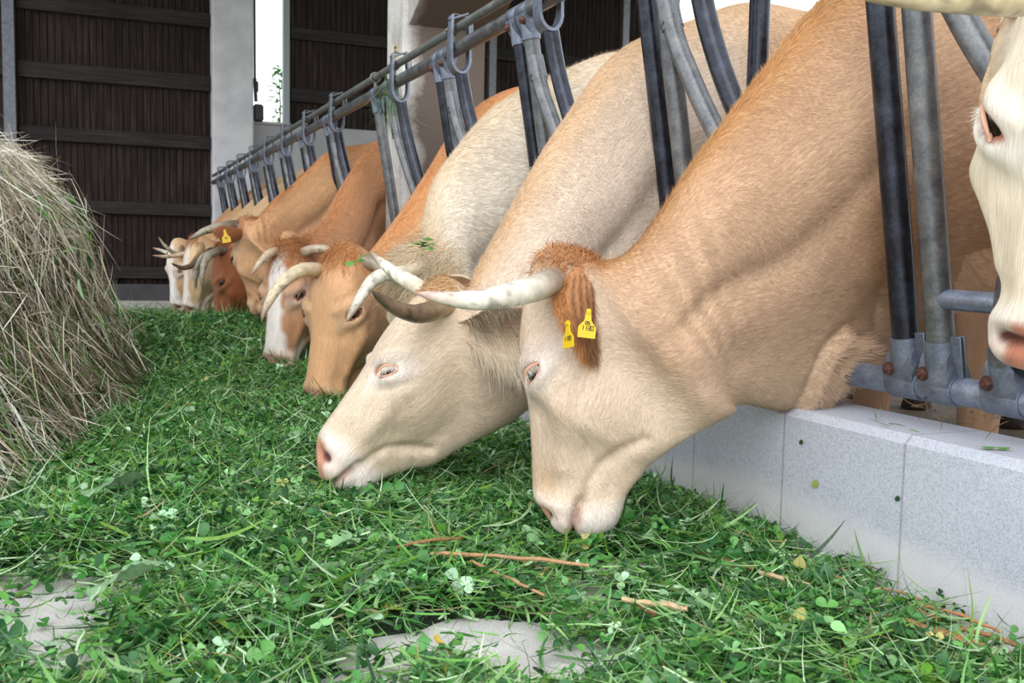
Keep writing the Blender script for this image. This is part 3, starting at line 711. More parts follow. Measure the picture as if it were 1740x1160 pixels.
# dry wisps caught on the rail and kerb
def wisp(loc, n, spread, ln, label, cols, seed, hang=.6, cat='grass wisp'):
    g = np.random.default_rng(seed); P = g.normal(0, 1, (n, 3)) * A(spread); D = unit(g.normal(0, 1, (n, 3)) * A([1, 1, .4]) + A([0, 0, -hang])); L_ = g.uniform(.4, 1, n) * ln
    V, Q = ribbons(P, D, unit(g.normal(0, 1, (n, 3))), L_, g.uniform(.0012, .003, n), g.normal(0, .35, n), 6, g, g.normal(0, .4, n))
    c = A(cols)[g.choice(len(cols), n)] * g.uniform(.8, 1.1, (n, 1)); V[:, 2] = np.maximum(V[:, 2], -loc[2] + .274 if loc[2] < .4 else -9)
    o = mesh('grass_wisp', V, [Q], M['grass'], loc=loc, col=np.repeat(c, 14, 0), smooth_=False); return tag(o, label, cat, None, 'stuff')
wisp((RT[0] - .02, 4.21, RZ + .0), 46, (.012, .05, .02), .26, 'green grass wisps hanging from the upper rail in front of the pillar', [GREENS[1], GREENS[2], GREENS[3]], 70, 3.2)
wisp((1.33, 1.24, .312), 34, (.012, .10, .006), .05, 'brown dry wisps caught under the lower rail by the nearest bars', [lin(120, 96, 64), lin(90, 72, 50)], 71, .2)
wisp((1.285, 1.33, .277), 7, (.01, .04, .001), .05, 'green scraps lying on the kerb top under the lower rail', [GREENS[1], GREENS[0]], 72, 0)
tp = MB(); tq = []
for k_ in range(7):
    tp.box((0, 0, -.03 + k_ * .01), (.002, .03, .0099))
    tq += [k_ % 2] * 6
tt = tp.build('warning_tag', None, loc=(1.3335, 4.675, 1.51), smooth_=False, fixn=False, mats=[M['tag'], M['ink']], midx=tq); tag(tt, 'small yellow and black striped tag on the edge of the concrete pillar', 'tag')
def leaf_scrap(loc, label, nrm, s, c, two=False):
    nrm = unit(A(nrm, float)); ref = unit(np.cross(nrm, A([.3, .5, .8]))); bt = np.cross(nrm, ref); V = []; T = []
    for k, sg in enumerate((1, -1) if two else (1,)):
        a = np.linspace(0, 2 * np.pi, 14, endpoint=False); cc = ref * sg * s * .95 if two else ref * 0
        V.append(cc[None] + s * (np.cos(a)[:, None] * ref + np.sin(a)[:, None] * bt * .72) + nrm * (.002 + .12 * s * np.cos(2 * a)[:, None])); V.append(cc[None] + nrm * .003)
        b0 = k * 15; T += [[b0 + q, b0 + (q + 1) % 14, b0 + 14] for q in range(14)]
    o = mesh('leaf_scrap', np.concatenate(V), [A(T)], M['leaf'], loc=loc, col=np.repeat(A([c]), 15 * (2 if two else 1), 0)); return tag(o, label, 'leaf', 'leaf scraps on the kerb')
leaf_scrap((1.275, 1.105, .2745), 'two-lobed green clover scrap lying on the kerb top', (0, 0, 1), .011, GREENS[1] * 1.1, True)
leaf_scrap((1.2335, 1.46, .145), 'yellowish round leaf stuck low on the kerb face', (-1, 0, 0), .010, lin(170, 186, 96))
leaf_scrap((1.2335, 1.505, .215), 'small dark green leaf stuck high on the kerb face', (-1, 0, 0), .006, lin(50, 88, 50))
leaf_scrap((1.2335, 1.255, .165), 'tiny dark green leaf stuck on the middle of the kerb face', (-1, 0, 0), .006, lin(48, 84, 60))
# ------------------------------------------------------------------ cattle
def pchip(x, Y, xq):
    """monotone cubic interpolation, Y (n,k)"""
    x = np.asarray(x, float); Y = np.asarray(Y, float); h = np.diff(x)[:, None]; d = np.diff(Y, axis=0) / h
    m = np.zeros_like(Y); m[0] = d[0]; m[-1] = d[-1]
    w1 = 2 * h[1:] + h[:-1]; w2 = h[1:] + 2 * h[:-1]; a, b = d[:-1], d[1:]
    with np.errstate(divide='ignore', invalid='ignore'):
        mm = (w1 + w2) / (w1 / a + w2 / b)
    m[1:-1] = np.where(a * b > 0, mm, 0)
    k = np.clip(np.searchsorted(x, xq) - 1, 0, len(x) - 2); t = ((xq - x[k]) / (x[k + 1] - x[k]))[:, None]; hh = h[k]
    return (2 * t**3 - 3 * t**2 + 1) * Y[k] + (t**3 - 2 * t**2 + t) * hh * m[k] + (-2 * t**3 + 3 * t**2) * Y[k + 1] + (t**3 - t**2) * hh * m[k + 1]
def catmull(x, Y, xq):
    x = np.asarray(x, float); Y = np.asarray(Y, float); m = np.gradient(Y, x, axis=0)
    k = np.clip(np.searchsorted(x, xq) - 1, 0, len(x) - 2); hh = (x[k + 1] - x[k])[:, None]; t = ((xq - x[k])[:, None]) / hh
    return (2 * t**3 - 3 * t**2 + 1) * Y[k] + (t**3 - 2 * t**2 + t) * hh * m[k] + (-2 * t**3 + 3 * t**2) * Y[k + 1] + (t**3 - t**2) * hh * m[k + 1]

TRUNK = [(-1.665, 1.03, .97, .02), (-1.64, 1.12, .86, .12), (-1.54, 1.21, .75, .21), (-1.30, 1.26, .64, .265), (-.95, 1.25, .58, .305), (-.55, 1.235, .55, .31), (-.2, 1.25, .44, .28), (.0, 1.25, .385, .25), (.12, 1.20, .35, .222)]
# head stations: top (a, d), bottom (a, d), half width, upper and lower width factor, squareness
HEAD = [((-.02, -.11), (.25, -.325), .112, .92, .80, 2.1), ((-.045, -.05), (.275, -.292), .098, .92, .74, 2.1), ((-.025, .008), (.295, -.268), .094, .98, .66, 2.3),
        ((.05, .028), (.312, -.25), .100, 1.02, .58, 2.6), ((.12, .030), (.328, -.234), .109, 1.03, .52, 2.7), ((.185, .024), (.343, -.22), .112, 1.0, .48, 2.6),
        ((.24, .012), (.36, -.205), .097, .96, .48, 2.5), ((.30, .003), (.38, -.195), .080, .94, .52, 2.4), ((.36, -.004), (.402, -.182), .070, .95, .58, 2.4),
        ((.41, -.009), (.425, -.172), .067, .98, .64, 2.4), ((.440, -.015), (.452, -.166), .072, 1.0, .68, 2.5), ((.464, -.030), (.478, -.155), .071, 1.0, .72, 2.5),
        ((.486, -.050), (.498, -.136), .062, 1.0, .8, 2.4), ((.502, -.068), (.508, -.114), .044, 1, .9, 2.2), ((.5115, -.080), (.511, -.090), .010, 1, 1, 2)]
EA, EU = A([-.84, -.54]), A([-.54, .84])           # long axis of the eye and its upper side, in (a, d)

def fur(V, Nn, Dn, col, ln, w, lift, g):
    """short coat: one slim triangle per hair, shaded like the skin below it"""
    n = len(V); S = unit(np.cross(Dn, Nn)); l_ = ln[:, None]
    a = V - S * w / 2 - Nn * .0006; b = V + S * w / 2 - Nn * .0006; t = V + Dn * l_ + Nn * (l_ * lift[:, None])
    P = np.stack([a, b, t], 1).reshape(-1, 3); T = np.arange(3 * n).reshape(-1, 3)
    N3 = unit(np.repeat(Nn, 3, 0) + np.repeat(g.normal(0, .13, (n, 3)), 3, 0))
    return P, T, np.repeat(col, 3, 0), N3

def long_hair(name, parent, P, D, Nn, ln, w, col, g, droop=.3, curl=.3, segs=5, mat=None):
    n = len(P); t = np.linspace(0, 1, segs + 1); ln = np.broadcast_to(ln, (n,)); S0 = unit(np.cross(D, unit(Nn)))
    sb = g.normal(0, curl, n); ph = g.uniform(0, 6.28, n)
    c = P[:, None] + D[:, None] * (ln[:, None] * t)[..., None] + A([0, 0, -1.]) * ((droop * ln)[:, None] * t ** 2)[..., None] \
        + S0[:, None] * ((sb * ln)[:, None] * t ** 2)[..., None] + S0[:, None] * ((curl * .25 * ln)[:, None] * np.sin(ph[:, None] + t * 7) * t)[..., None]
    wd = w * (1.02 - t) ** .6
    V = np.stack([c - S0[:, None] * wd[None, :, None] / 2, c + S0[:, None] * wd[None, :, None] / 2], 2).reshape(-1, 3)
    k = np.arange(n)[:, None] * (segs + 1) * 2 + np.arange(segs)[None] * 2; Q = np.stack([k, k + 1, k + 3, k + 2], -1).reshape(-1, 4)
    Nv = np.repeat(unit(Nn + g.normal(0, .25, (n, 3))), (segs + 1) * 2, 0)
    return mesh(name, V, [Q], mat or M['hair'], parent=parent, col=np.repeat(col, (segs + 1) * 2, 0), normals=Nv)

def cow(sp):
    EYE = A(sp.get('eye', (.195, -.020)))
    Y0, X0, hs, res = sp['y'], sp.get('x', 1.62), sp.get('hs', 1.0), sp.get('res', 1)
    g = np.random.default_rng(sp.get('seed', 1))
    P = A(sp['P']); a = unit(A(sp['a'])); d = A(sp['d']); d = unit(d - a * (d @ a)); l = np.cross(d, a)
    W = lambda al, dl, yl=0.: P + hs * (a * al + d * dl + l * yl)
    T, B, Lm, wn, kind = [], [], [], [], []
    L0 = A([0, -1., 0])
    ts = sp.get('ts', 1.0)
    for x, tz, bz, w in TRUNK:
        T.append([X0 - x, Y0, tz * ts]); B.append([X0 - x, Y0, bz]); Lm.append(L0); wn.append([w, .92, .86, 2.2])
    hb = (W(*HEAD[0][0]) + W(*HEAD[0][1])) / 2
    for (tx, tz, bx, bz, w), f in zip(sp['neck'], (.12, .42, .76)):
        y = Y0 + (hb[1] - Y0) * f; T.append([tx, y, tz]); B.append([bx, y, bz]); Lm.append(unit(L0 * (1 - f) + l * f)); wn.append([w, .84, .74, 2.05])
    ds = sp.get('deep', 1.0); fst = True
    flex = sp.get('flex', .5)
    for hi, ((ta, td), (ba, bd), w, wt, wb, n_) in enumerate(HEAD):
        if hi < 5: ba = ba - flex * (.13, .085, .055, .028, .01)[hi]; bd = bd + flex * (.03, .02, .012, .006, 0)[hi]
        T.append(A(sp['nape']) if fst and 'nape' in sp else W(ta, td)); fst = False; B.append(W(ba, bd * ds)); Lm.append(l); wn.append([w * hs * sp.get('wide', 1.0), wt, wb, n_])
    T, B, Lm, wn = map(lambda q: A(q, float), (T, B, Lm, wn))
    K = len(T); nT = len(TRUNK); kS = nT - 1; kN = nT + 3         # kS shoulder, kN nape
    tau = np.concatenate([[0], np.cumsum((np.linalg.norm(np.diff(T, axis=0), axis=1) + np.linalg.norm(np.diff(B, axis=0), axis=1)) / 2)])
    st = [(.018, .010, .0046), (.035, .014, .007), (.05, .02, .011)][res]; Mseg = [176, 120, 84][res]
    q = [0.0]
    while q[-1] < tau[-1]:
        k = np.searchsorted(tau, q[-1], 'right') - 1
        q.append(q[-1] + (st[0] if k < kS else st[1] if k < kN else st[2]))
    q = A(q); q[-1] = tau[-1]; R = len(q)
    Tq, Bq = catmull(tau, T, q), catmull(tau, B, q); Lq = unit(pchip(tau, Lm, q)); Wq = pchip(tau, wn, q)
    kq = np.interp(q, tau, np.arange(K))
    th = np.arange(Mseg) / Mseg * 2 * np.pi; s_, c_ = np.sin(th), np.cos(th)
    ee = 2.0 / Wq[:, 3:4]
    sn = np.sign(s_) * np.abs(s_)[None] ** ee; cs = np.sign(c_) * np.abs(c_)[None] ** ee
    h = (1 - cs) / 2
    hp = np.interp(h.ravel(), [0, .22, .45, .8, 1], [0, 1, 2, 3, 4]).reshape(h.shape)
    f0 = Wq[:, 1:2]; f1 = Wq[:, 2:3]
    pr = np.where(hp < 1, f0, np.where(hp < 2, f0 + (1 - f0) * (hp - 1), np.where(hp < 3, 1 + (f1 - 1) * (hp - 2), f1)))
    # smooth the profile
    for _ in range(6): pr = (np.roll(pr, 1, 1) + 2 * pr + np.roll(pr, -1, 1)) / 4
    V = Tq[:, None] + (Bq - Tq)[:, None] * h[..., None] + Lq[:, None] * (Wq[:, 0:1] * pr * sn)[..., None]
    sm = (smooth(kN - 1.4, kN - .7, kq) * (1 - smooth(kN + .6, kN + 1.6, kq)))[1:-1, None, None]
    for _ in range(14): V[1:-1] += sm * .5 * ((V[:-2] + V[2:]) / 2 - V[1:-1])
    def normals(V):
        du = np.gradient(V, axis=0); dv = np.roll(V, -1, 1) - np.roll(V, 1, 1); return unit(np.cross(dv, du))
    Nn = normals(V)
    if ((V[R // 3] - (Tq[R // 3] + Bq[R // 3]) / 2) * Nn[R // 3]).sum() < 0: Nn = -Nn
    kk = np.repeat(kq[:, None], Mseg, 1)
    def hl(V):
        r = (V - P) / hs; return np.stack([r @ a, r @ d, r @ l], -1)
    H = hl(V); al, dl, yl = H[..., 0], H[..., 1], H[..., 2]; ay = np.abs(yl); sg = np.where(yl >= 0, 1., -1.)
    head = smooth(kN - .5, kN + 2.5, kk)
    # features that stand out from the loft
    def blob(ca, cd, cy, r, amp, ry=None, sy=1):
        r = np.broadcast_to(A(r, float), (3,)) if np.ndim(r) else A([r, r, r])
        return amp * np.exp(-(((al - ca) / r[0]) ** 2 + ((dl - cd) / r[1]) ** 2 + ((ay - cy) / r[2]) ** 2))
    def line(pts, wd, amp, ymin=.02):
        best = np.full(al.shape, 9.); pts = A(pts)
        for p, e in zip(pts[:-1], pts[1:]):
            v = e - p; t = np.clip(((al - p[0]) * v[0] + (dl - p[1]) * v[1]) / (v @ v), 0, 1)
            best = np.minimum(best, np.hypot(al - p[0] - t * v[0], dl - p[1] - t * v[1]))
        return amp * np.exp(-(best / wd) ** 2) * smooth(ymin * .5 - 1e-4, ymin, ay)
    ea = (al - EYE[0]) * EA[0] + (dl - EYE[1]) * EA[1]; eu = (al - EYE[0]) * EU[0] + (dl - EYE[1]) * EU[1]
    side = (ay > .05) & (kk > kN)
    ES = 1.28; er = np.hypot(ea / (.021 * ES), eu / (.0095 * ES))
    disp = blob(EYE[0] - .005, EYE[1] + .006, .108, (.052, .044, .05), .013) + blob(.13, .012, .10, (.05, .03, .05), .005)
    disp += np.where(side, .0085 * np.exp(-((ea / .042) ** 2 + ((eu - .024) / .0105) ** 2)), 0)      # upper lid fold
    disp += np.where(side, .0052 * np.exp(-((ea / .038) ** 2 + ((eu + .022) / .0095) ** 2)), 0)      # lower lid
    disp += np.where(side, -.0045 * np.exp(-((ea / .046) ** 2 + ((eu - .043) / .008) ** 2)), 0)
    disp += np.where(side, -.0042 * np.exp(-((ea / .046) ** 2 + ((eu + .041) / .009) ** 2)), 0)
    disp += np.where(side, -.012 * (1 - smooth(.62, 1.08, er)), 0)
    disp += blob(.272, -.022, .085, (.026, .024, .04), -.008) + blob(.34, -.125, .07, (.045, .026, .04), -.006) + blob(.09, -.05, .10, (.045, .035, .05), -.006)
    disp += line([(.25, -.075), (.33, -.080), (.37, -.082)], .018, .0075) + blob(.235, -.16, .085, (.075, .07, .07), .011)
    disp += line([(.445, -.130), (.40, -.133), (.36, -.150), (.325, -.185), (.30, -.225)], .0115, -.0085)
    disp += line([(.38, -.165), (.335, -.21), (.30, -.25)], .016, .002)
    disp += line([(.512, -.104), (.475, -.112), (.445, -.116), (.432, -.120)], .0080, -.020, .0)
    disp += blob(.455, -.075, .055, (.035, .025, .03), .006) + blob(.462, -.160, .0, (.03, .022, .05), .011) + blob(.405, -.055, .065, (.028, .028, .04), -.006)
    disp += blob(.466, -.055, .050, (.026, .026, .02), .0045)
    nost = np.exp(-(((al - .468) / .016) ** 2 + ((dl + .050) / .021) ** 2)) * smooth(.018, .03, ay)
    disp += -.021 * nost * (al > .42)
    disp += blob(-.03, .0, .0, (.05, .05, .06), .006)
    disp *= head * hs
    neckm = smooth(kS - .4, kS + .8, kk) * (1 - smooth(kN - .9, kN + .2, kk))
    hh = h
    disp += neckm * (-.014 * np.exp(-((hh - .47 - .05 * np.sin(kk * 1.3)) / .06) ** 2) + .012 * np.exp(-((hh - .28) / .12) ** 2) + .008 * np.exp(-((hh - .66) / .09) ** 2))
    disp += neckm * .005 * (vnoise(np.stack([kk.ravel() * 2.2, hh.ravel() * 9], -1), 7).reshape(kk.shape) - .5) * smooth(.1, .3, hh)
    fo = sp.get('folds', .006); fm = np.exp(-((kk - (kS + .9)) / .6) ** 2) * smooth(.70, .86, hh)
    disp += fm * fo * (np.abs(np.sin(kk * 7.5 + hh * 6.5)) * 2 - 1.1) + np.exp(-((kk - (kS + 3.4)) / .35) ** 2) * smooth(.1, .3, hh) * (1 - smooth(.6, .8, hh)) * .003 * np.sin(kk * 26 + hh * 5)
    for rd in sp.get('ridges', []):            # loose skin folds of the dewlap, as lines in (x, z)
        rd = A(rd); best = np.full(kk.shape, 9.)
        for p_, e_ in zip(rd[:-1], rd[1:]):
            v_ = e_ - p_; t_ = np.clip(((V[..., 0] - p_[0]) * v_[0] + (V[..., 2] - p_[1]) * v_[1]) / (v_ @ v_), 0, 1)
            best = np.minimum(best, np.hypot(V[..., 0] - p_[0] - t_ * v_[0], V[..., 2] - p_[1] - t_ * v_[1]))
        disp += (1 - head) * (.024 * np.exp(-(best / .0125) ** 2) - .007 * np.exp(-((best - .022) / .008) ** 2)) * smooth(.02, .06, np.abs(V[..., 1] - Y0))
    disp = np.nan_to_num(disp)
    V = V + Nn * disp[..., None]
    Nn2 = normals(V); Nn = np.where((Nn2 * Nn).sum(-1, keepdims=True) < 0, -Nn2, Nn2)
    # arc lengths for the lie of the coat
    sarc = np.concatenate([[0], np.cumsum(np.linalg.norm(np.diff((Tq + Bq) / 2 * .5 + Tq * .25 + Bq * .25, axis=0), axis=1))])
    seg = np.linalg.norm(np.roll(V, -1, 1) - V, axis=2); tarc = np.concatenate([np.zeros((R, 1)), np.cumsum(seg, 1)[:, :-1]], 1); tot = seg.sum(1, keepdims=True)
    tarc = np.where(th[None] > np.pi, tot - tarc, tarc)
    huv = np.stack([np.repeat(sarc[:, None], Mseg, 1), tarc, np.where(th[None] > np.pi, 3.0, 0.) + 0 * tarc], -1)
    # ---- coat colours (pigment, with some shade put into trunk and chest)
    Cc = sp['col']; main, crest, face, pale = [A(Cc[k_]) for k_ in ('main', 'crest', 'face', 'pale')]
    col = np.broadcast_to(main, V.shape).copy()
    mixin = lambda c, w: col * (1 - w[..., None]) + A(c) * w[..., None]
    nv = vnoise(V.reshape(-1, 3) * 9 + sp.get('seed', 1) * 7, 3).reshape(kk.shape)
    col = mixin(A(Cc.get('low', main)), smooth(.5, .95, hh + .25 * (nv - .5)))
    if 'trunk' in Cc: col = mixin(Cc['trunk'], 1 - smooth(kS - 1.2, kS + .3, kk))  # darker tan back, with the shade under the roof put into the coat colour
    col = mixin(crest, np.exp(-(hh / .085) ** 2) * (1 - smooth(kN + 1.5, kN + 3, kk)) * .9)
    col = mixin(crest, .35 * np.exp(-(hh / .25) ** 2) * (1 - smooth(kN, kN + 2, kk)))
    if 'chest' in Cc: col = mixin(Cc['chest'], .75 * np.exp(-((kk - kS - .7) / .8) ** 2 - ((hh - .62) / .16) ** 2) * (.6 + .8 * nv))  # darker chest: partly pigment, partly painted shading of the coat
    col = mixin(face, smooth(kN - .6, kN + 2.2, kk + 1.6 * (nv - .5)))
    if 'temple' in Cc: col = mixin(Cc['temple'], head * np.exp(-((al - .12) / .12) ** 2 - ((dl + .10) / .09) ** 2) * .8)
    if 'bridge' in Cc: col = mixin(Cc['bridge'], head * np.exp(-((al - .405) / .04) ** 2 - ((dl + .045) / .03) ** 2) * .9)
    if 'blaze' in Cc:
        wdt = Cc['blaze_w'] * np.interp(al, [-.05, .03, .1, .2, .3, .42, .5], [.2, .45, .8, .62, .8, 1.25, 1.6])
        bz = smooth(-.012, .012, wdt - ay + .02 * (vnoise(H.reshape(-1, 3) * 30, 5).reshape(kk.shape) - .5)) * smooth(-.03, .05, al) * head * smooth(-.20, -.12, dl)
        col = mixin(Cc['blaze'], bz)
    if 'patch' in Cc:
        pn = vnoise(V.reshape(-1, 3) * 2.3 + 31 + sp.get('seed', 1), 8).reshape(kk.shape); col = mixin(Cc['patch'], smooth(.60, .66, pn) * (1 - head))
    col = col * (sp.get('gain', 1.0) + (sp.get('fgain', 1.0) - sp.get('gain', 1.0)) * smooth(kN - .6, kN + 2.2, kk))[..., None]
    col = mixin(pale, np.where(side, np.exp(-(er / 2.9) ** 2) * (.75 + .25 * (eu < 0)), 0) * head)
    mz = smooth(.405, .455, al + .03 * (nv - .5)) * head
    col = mixin(pale, mz * .92)
    pad = smooth(.436, .449, al - .25 * np.maximum(0, -dl - .06)) * smooth(-.110, -.098, dl) * head
    nose = A(Cc.get('nose', lin(206, 152, 126))); pad = np.maximum(pad, smooth(.1, .6, nost) * head)
    col = mixin(nose, pad * (1 - smooth(.045, .058, ay) * .7))
    col = mixin(lin(96, 50, 42), smooth(.42, .85, nost) * head)
    mouth = line([(.512, -.106), (.475, -.114), (.445, -.118)], .010, 1., .0) * head
    col = mixin(lin(190, 130, 106), mouth * .6)
    col = mixin(lin(190, 124, 100), np.where(side, 1 - smooth(.85, 1.12, er), 0) * head)
    # ---- grid faces with the legs grown out of the trunk
    i = np.arange(R - 1); j = np.arange(Mseg); keep = np.ones((R - 1, Mseg), bool); base = lambda ii, jj: ii * Mseg + (jj % Mseg)
    O = A([X0, Y0, 0.]); Vf = V.reshape(-1, 3); extraV, extraQ, extraC, extraH = [], [], [], []; nxt = R * Mseg
    hoof = lin(70, 62, 56); flo = 0.0
    for (x0, x1, zc, path) in ((-.13, .07, .5, [(.0, .46, .085), (.0, .40, .062), (-.005, .355, .056), (.0, .31, .047), (.0, .16, .036), (.0, .105, .046), (-.01, .065, .045), (-.02, .045, .052), (-.025, 0., .06)]),
                              (-1.42, -1.14, .6, [(.02, .58, .12), (.06, .50, .082), (.11, .42, .058), (.10, .36, .047), (.08, .2, .038), (.08, .11, .047), (.07, .07, .045), (.055, .045, .052), (.05, 0., .06)])):
        i0 = int(np.searchsorted(q, np.interp(-x1, [-t_[0] for t_ in TRUNK][::-1], tau[:nT][::-1]))); i1 = int(np.searchsorted(q, np.interp(-x0, [-t_[0] for t_ in TRUNK][::-1], tau[:nT][::-1])))
        i0, i1 = min(i0, i1), max(i0, i1)
        for side_ in (1, -1):
            j0, j1 = int(Mseg * .335), int(Mseg * .435)
            if side_ < 0: j0, j1 = Mseg - j1, Mseg - j0
            keep[i0:i1, j0:j1] = False
            loop = [(ii, j0) for ii in range(i0, i1)] + [(i1, jj) for jj in range(j0, j1)] + [(ii, j1) for ii in range(i1, i0, -1)] + [(i0, jj) for jj in range(j1, j0, -1)]
            ids = A([base(*e) for e in loop]); pts = Vf[ids]; cen = pts.mean(0); ang = np.arctan2(pts[:, 1] - cen[1], pts[:, 0] - cen[0]); prev = ids; m = len(ids)
            cy = Y0 - side_ * .15
            # even the angles out while keeping the order
            da = np.diff(np.unwrap(ang)); sgn = np.sign(da.sum()); ang = ang[0] + sgn * np.arange(m) / m * 2 * np.pi
            for dx, z, r_ in path:
                ring = np.stack([cen[0] + dx + r_ * np.cos(ang), cy + r_ * .9 * np.sin(ang), np.full(m, z + flo)], 1); ix = nxt + np.arange(m); nxt += m
                extraV.append(ring); extraC.append(np.broadcast_to(hoof if z < .05 else col.reshape(-1, 3)[ids].mean(0) * .92, (m, 3))); extraH.append(huv.reshape(-1, 3)[ids] + A([z * .6, 0, 0]))
                extraQ.append(np.stack([prev, np.roll(prev, -1), np.roll(ix, -1), ix], 1)); prev = ix
            extraV.append(ring.mean(0)[None]); extraC.append(hoof[None]); extraH.append(np.zeros((1, 3))); extraQ.append(np.stack([prev, np.roll(prev, -1), np.full(m, nxt), np.full(m, nxt)], 1)); nxt += 1
    I, J = np.meshgrid(i, j, indexing='ij'); I, J = I[keep], J[keep]
    Q = np.stack([base(I, J), base(I, J + 1), base(I + 1, J + 1), base(I + 1, J)], 1)
    allV = np.concatenate([Vf] + extraV + [Tq[:1], (Tq[-1:] + Bq[-1:]) / 2]); allC = np.concatenate([col.reshape(-1, 3)] + extraC + [col[0, :1], col[-1, :1]]); allH = np.concatenate([huv.reshape(-1, 3)] + extraH + [huv[0, :1], huv[-1, :1]])
    Tr = np.concatenate([np.stack([np.full(Mseg, nxt), base(0, j + 1), base(0, j)], 1), np.stack([np.full(Mseg, nxt + 1), base(R - 1, j), base(R - 1, j + 1)], 1)])
    eq = np.concatenate(extraQ); tri = eq[:, 2] == eq[:, 3]
    F4 = np.concatenate([Q, eq[~tri]]); F3 = np.concatenate([Tr, eq[tri][:, :3]])
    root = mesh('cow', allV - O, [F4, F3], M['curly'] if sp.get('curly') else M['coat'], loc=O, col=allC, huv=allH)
    import bmesh
    bm = bmesh.new(); bm.from_mesh(root.data); bmesh.ops.recalc_face_normals(bm, faces=bm.faces); bm.to_mesh(root.data); bm.free()
    tag(root, sp['label'], 'cow', 'cattle feeding through the fence')
    # helpers to find the surface
    Vh = V.reshape(-1, 3) - O; Nf = Nn.reshape(-1, 3); Hf = hl(V).reshape(-1, 3); hd = kk.ravel() > kN - .8
    def surf(ca, cd, s):
        e = np.where(hd & (Hf[:, 2] * s > .02), (Hf[:, 0] - ca) ** 2 + (Hf[:, 1] - cd) ** 2, 9); k_ = int(np.argmin(e)); return Vh[k_], Nf[k_]
    loc = lambda p: A(p, float) - O
    # ---- eyes
    for s in (1, -1):
        # surface point outside the socket for a stable frame
        pts = [surf(EYE[0] + EA[0] * u_ + EU[0] * v_, EYE[1] + EA[1] * u_ + EU[1] * v_, s) for u_, v_ in ((.033, 0), (-.033, 0), (0, .0205), (0, -.0205))]
        p0 = np.mean([p for p, _ in pts], 0); n0 = unit(np.mean([n_ for _, n_ in pts], 0))
        e_ = a * EA[0] + d * EA[1]; e_ = unit(e_ - n0 * (e_ @ n0)); u_ = unit(a * EU[0] + d * EU[1]); u_ = unit(u_ - n0 * (u_ @ n0) - e_ * (u_ @ e_))
        hs_k = hs; hs = hs * ES; c0 = p0 - n0 * .0155 * hs; b = MB(); nn_ = 12
        ph = np.linspace(0, np.pi, nn_); b.tube(np.stack([c0 - n0 * .0195 * hs * math.cos(t_) for t_ in ph]), np.maximum(.0195 * hs * np.sin(ph), 1e-5), 18, cap=False)
        eb = b.build('eye', M['eye'], parent=root, auto=False)
        if res < 2:
            t_ = np.linspace(-1, 1, 17); lid = MB(); bl = lambda x_, y_: n0 * (.0042 - .0045 * x_ * x_)[..., None] * hs
            pu = p0 + hs * (e_ * (.0215 * t_)[:, None] + u_ * (.0084 * (1 - t_ ** 2) ** .8 + .001)[:, None]) + bl(t_, 0) * .9
            pl_ = p0 + hs * (e_ * (.0215 * t_)[:, None] - u_ * (.0078 * (1 - t_ ** 2) ** .8)[:, None]) + bl(t_, 0) * .5
            rr = hs * (.0009 + .0015 * (1 - t_ ** 2)); lid.tube(pu, rr * 1.15, 8); lid.tube(pl_, rr, 8)
            # inner corner flesh
            lid.tube([p0 - e_ * .0235 * hs, p0 - e_ * .017 * hs - n0 * .001, p0 - e_ * .012 * hs - n0 * .004], [.002, .0042, .001], 8)
            lid.build('eyelid', M['lid'] if 'lid' not in sp else simple('dark_eyelid', tuple(sp['lid']), .45), parent=eb)
            nl = sp.get('lash_n', 110); tt = g.uniform(-.85, .85, nl); pr_ = p0 + hs * (e_ * (.0215 * tt)[:, None] + u_ * (.0082 * (1 - tt ** 2))[:, None]) + bl(tt, 0)
            dd = unit(n0 * .55 - u_ * (.85 + g.normal(0, .18, (nl, 1))) + e_ * (tt * .35)[:, None] + g.normal(0, .08, (nl, 3)))
            long_hair('eyelashes', eb, pr_, dd, np.repeat((u_ * .7 + n0)[None], nl, 0), g.uniform(.010, .018, nl) * hs, .0006, np.repeat(A(sp.get('lash', lin(244, 234, 220)))[None], nl, 0), g, 0, .15, 4)
        hs = hs_k
    # ---- horns
    def horn(s, pts, r0, tones, tip=.12):
        p0, n0 = surf(.02, -.035, s); pts = [p0 - l * s * .03 * hs] + [loc(p) for p in pts]
        P_ = curve(pts, 44); n_ = len(P_); t_ = np.linspace(0, 1, n_)
        rad = r0 * (np.interp(t_, [0, .12, .5, .8, .95, 1], [1.0, 1.0, .86, .58, .30, .06])) * (1 + .018 * np.sin(t_ * 70) * (1 - smooth(.2, .5, t_)))
        b = MB(); b.tube(P_, rad, 22); tv = np.concatenate([np.repeat(t_, 22), [0, 1]])
        tc = A([c_ for _, c_ in tones]); c_ = np.stack([np.interp(tv, [p_ for p_, _ in tones], tc[:, k_]) for k_ in range(3)], 1)
        dirt = vnoise(np.stack([tv * 30, np.tile(np.arange(22), n_ + 1)[:len(tv)] * .5], -1), 12); c_ = c_ * (1 - .45 * smooth(.66, .8, dirt) * smooth(.3, .6, tv))[:, None]
        o_ = b.build('horn', M['horn'], parent=root, col=c_)
        return o_
    for s, key in ((1, 'hl'), (-1, 'hr')):
        hs_ = sp.get(key)
        if hs_ is None:
            o_ = sp.get('hl' if key == 'hr' else 'hr')
            loc_pts = [((lambda r_: (r_ @ a, r_ @ d, -(r_ @ l)))(A(p) - P)) for p in o_['pts']]
            hs_ = dict(o_, pts=[P + a * x_ + d * y_ + l * z_ for x_, y_, z_ in loc_pts])
        horn(s, hs_['pts'], hs_['r'], hs_['tones'])
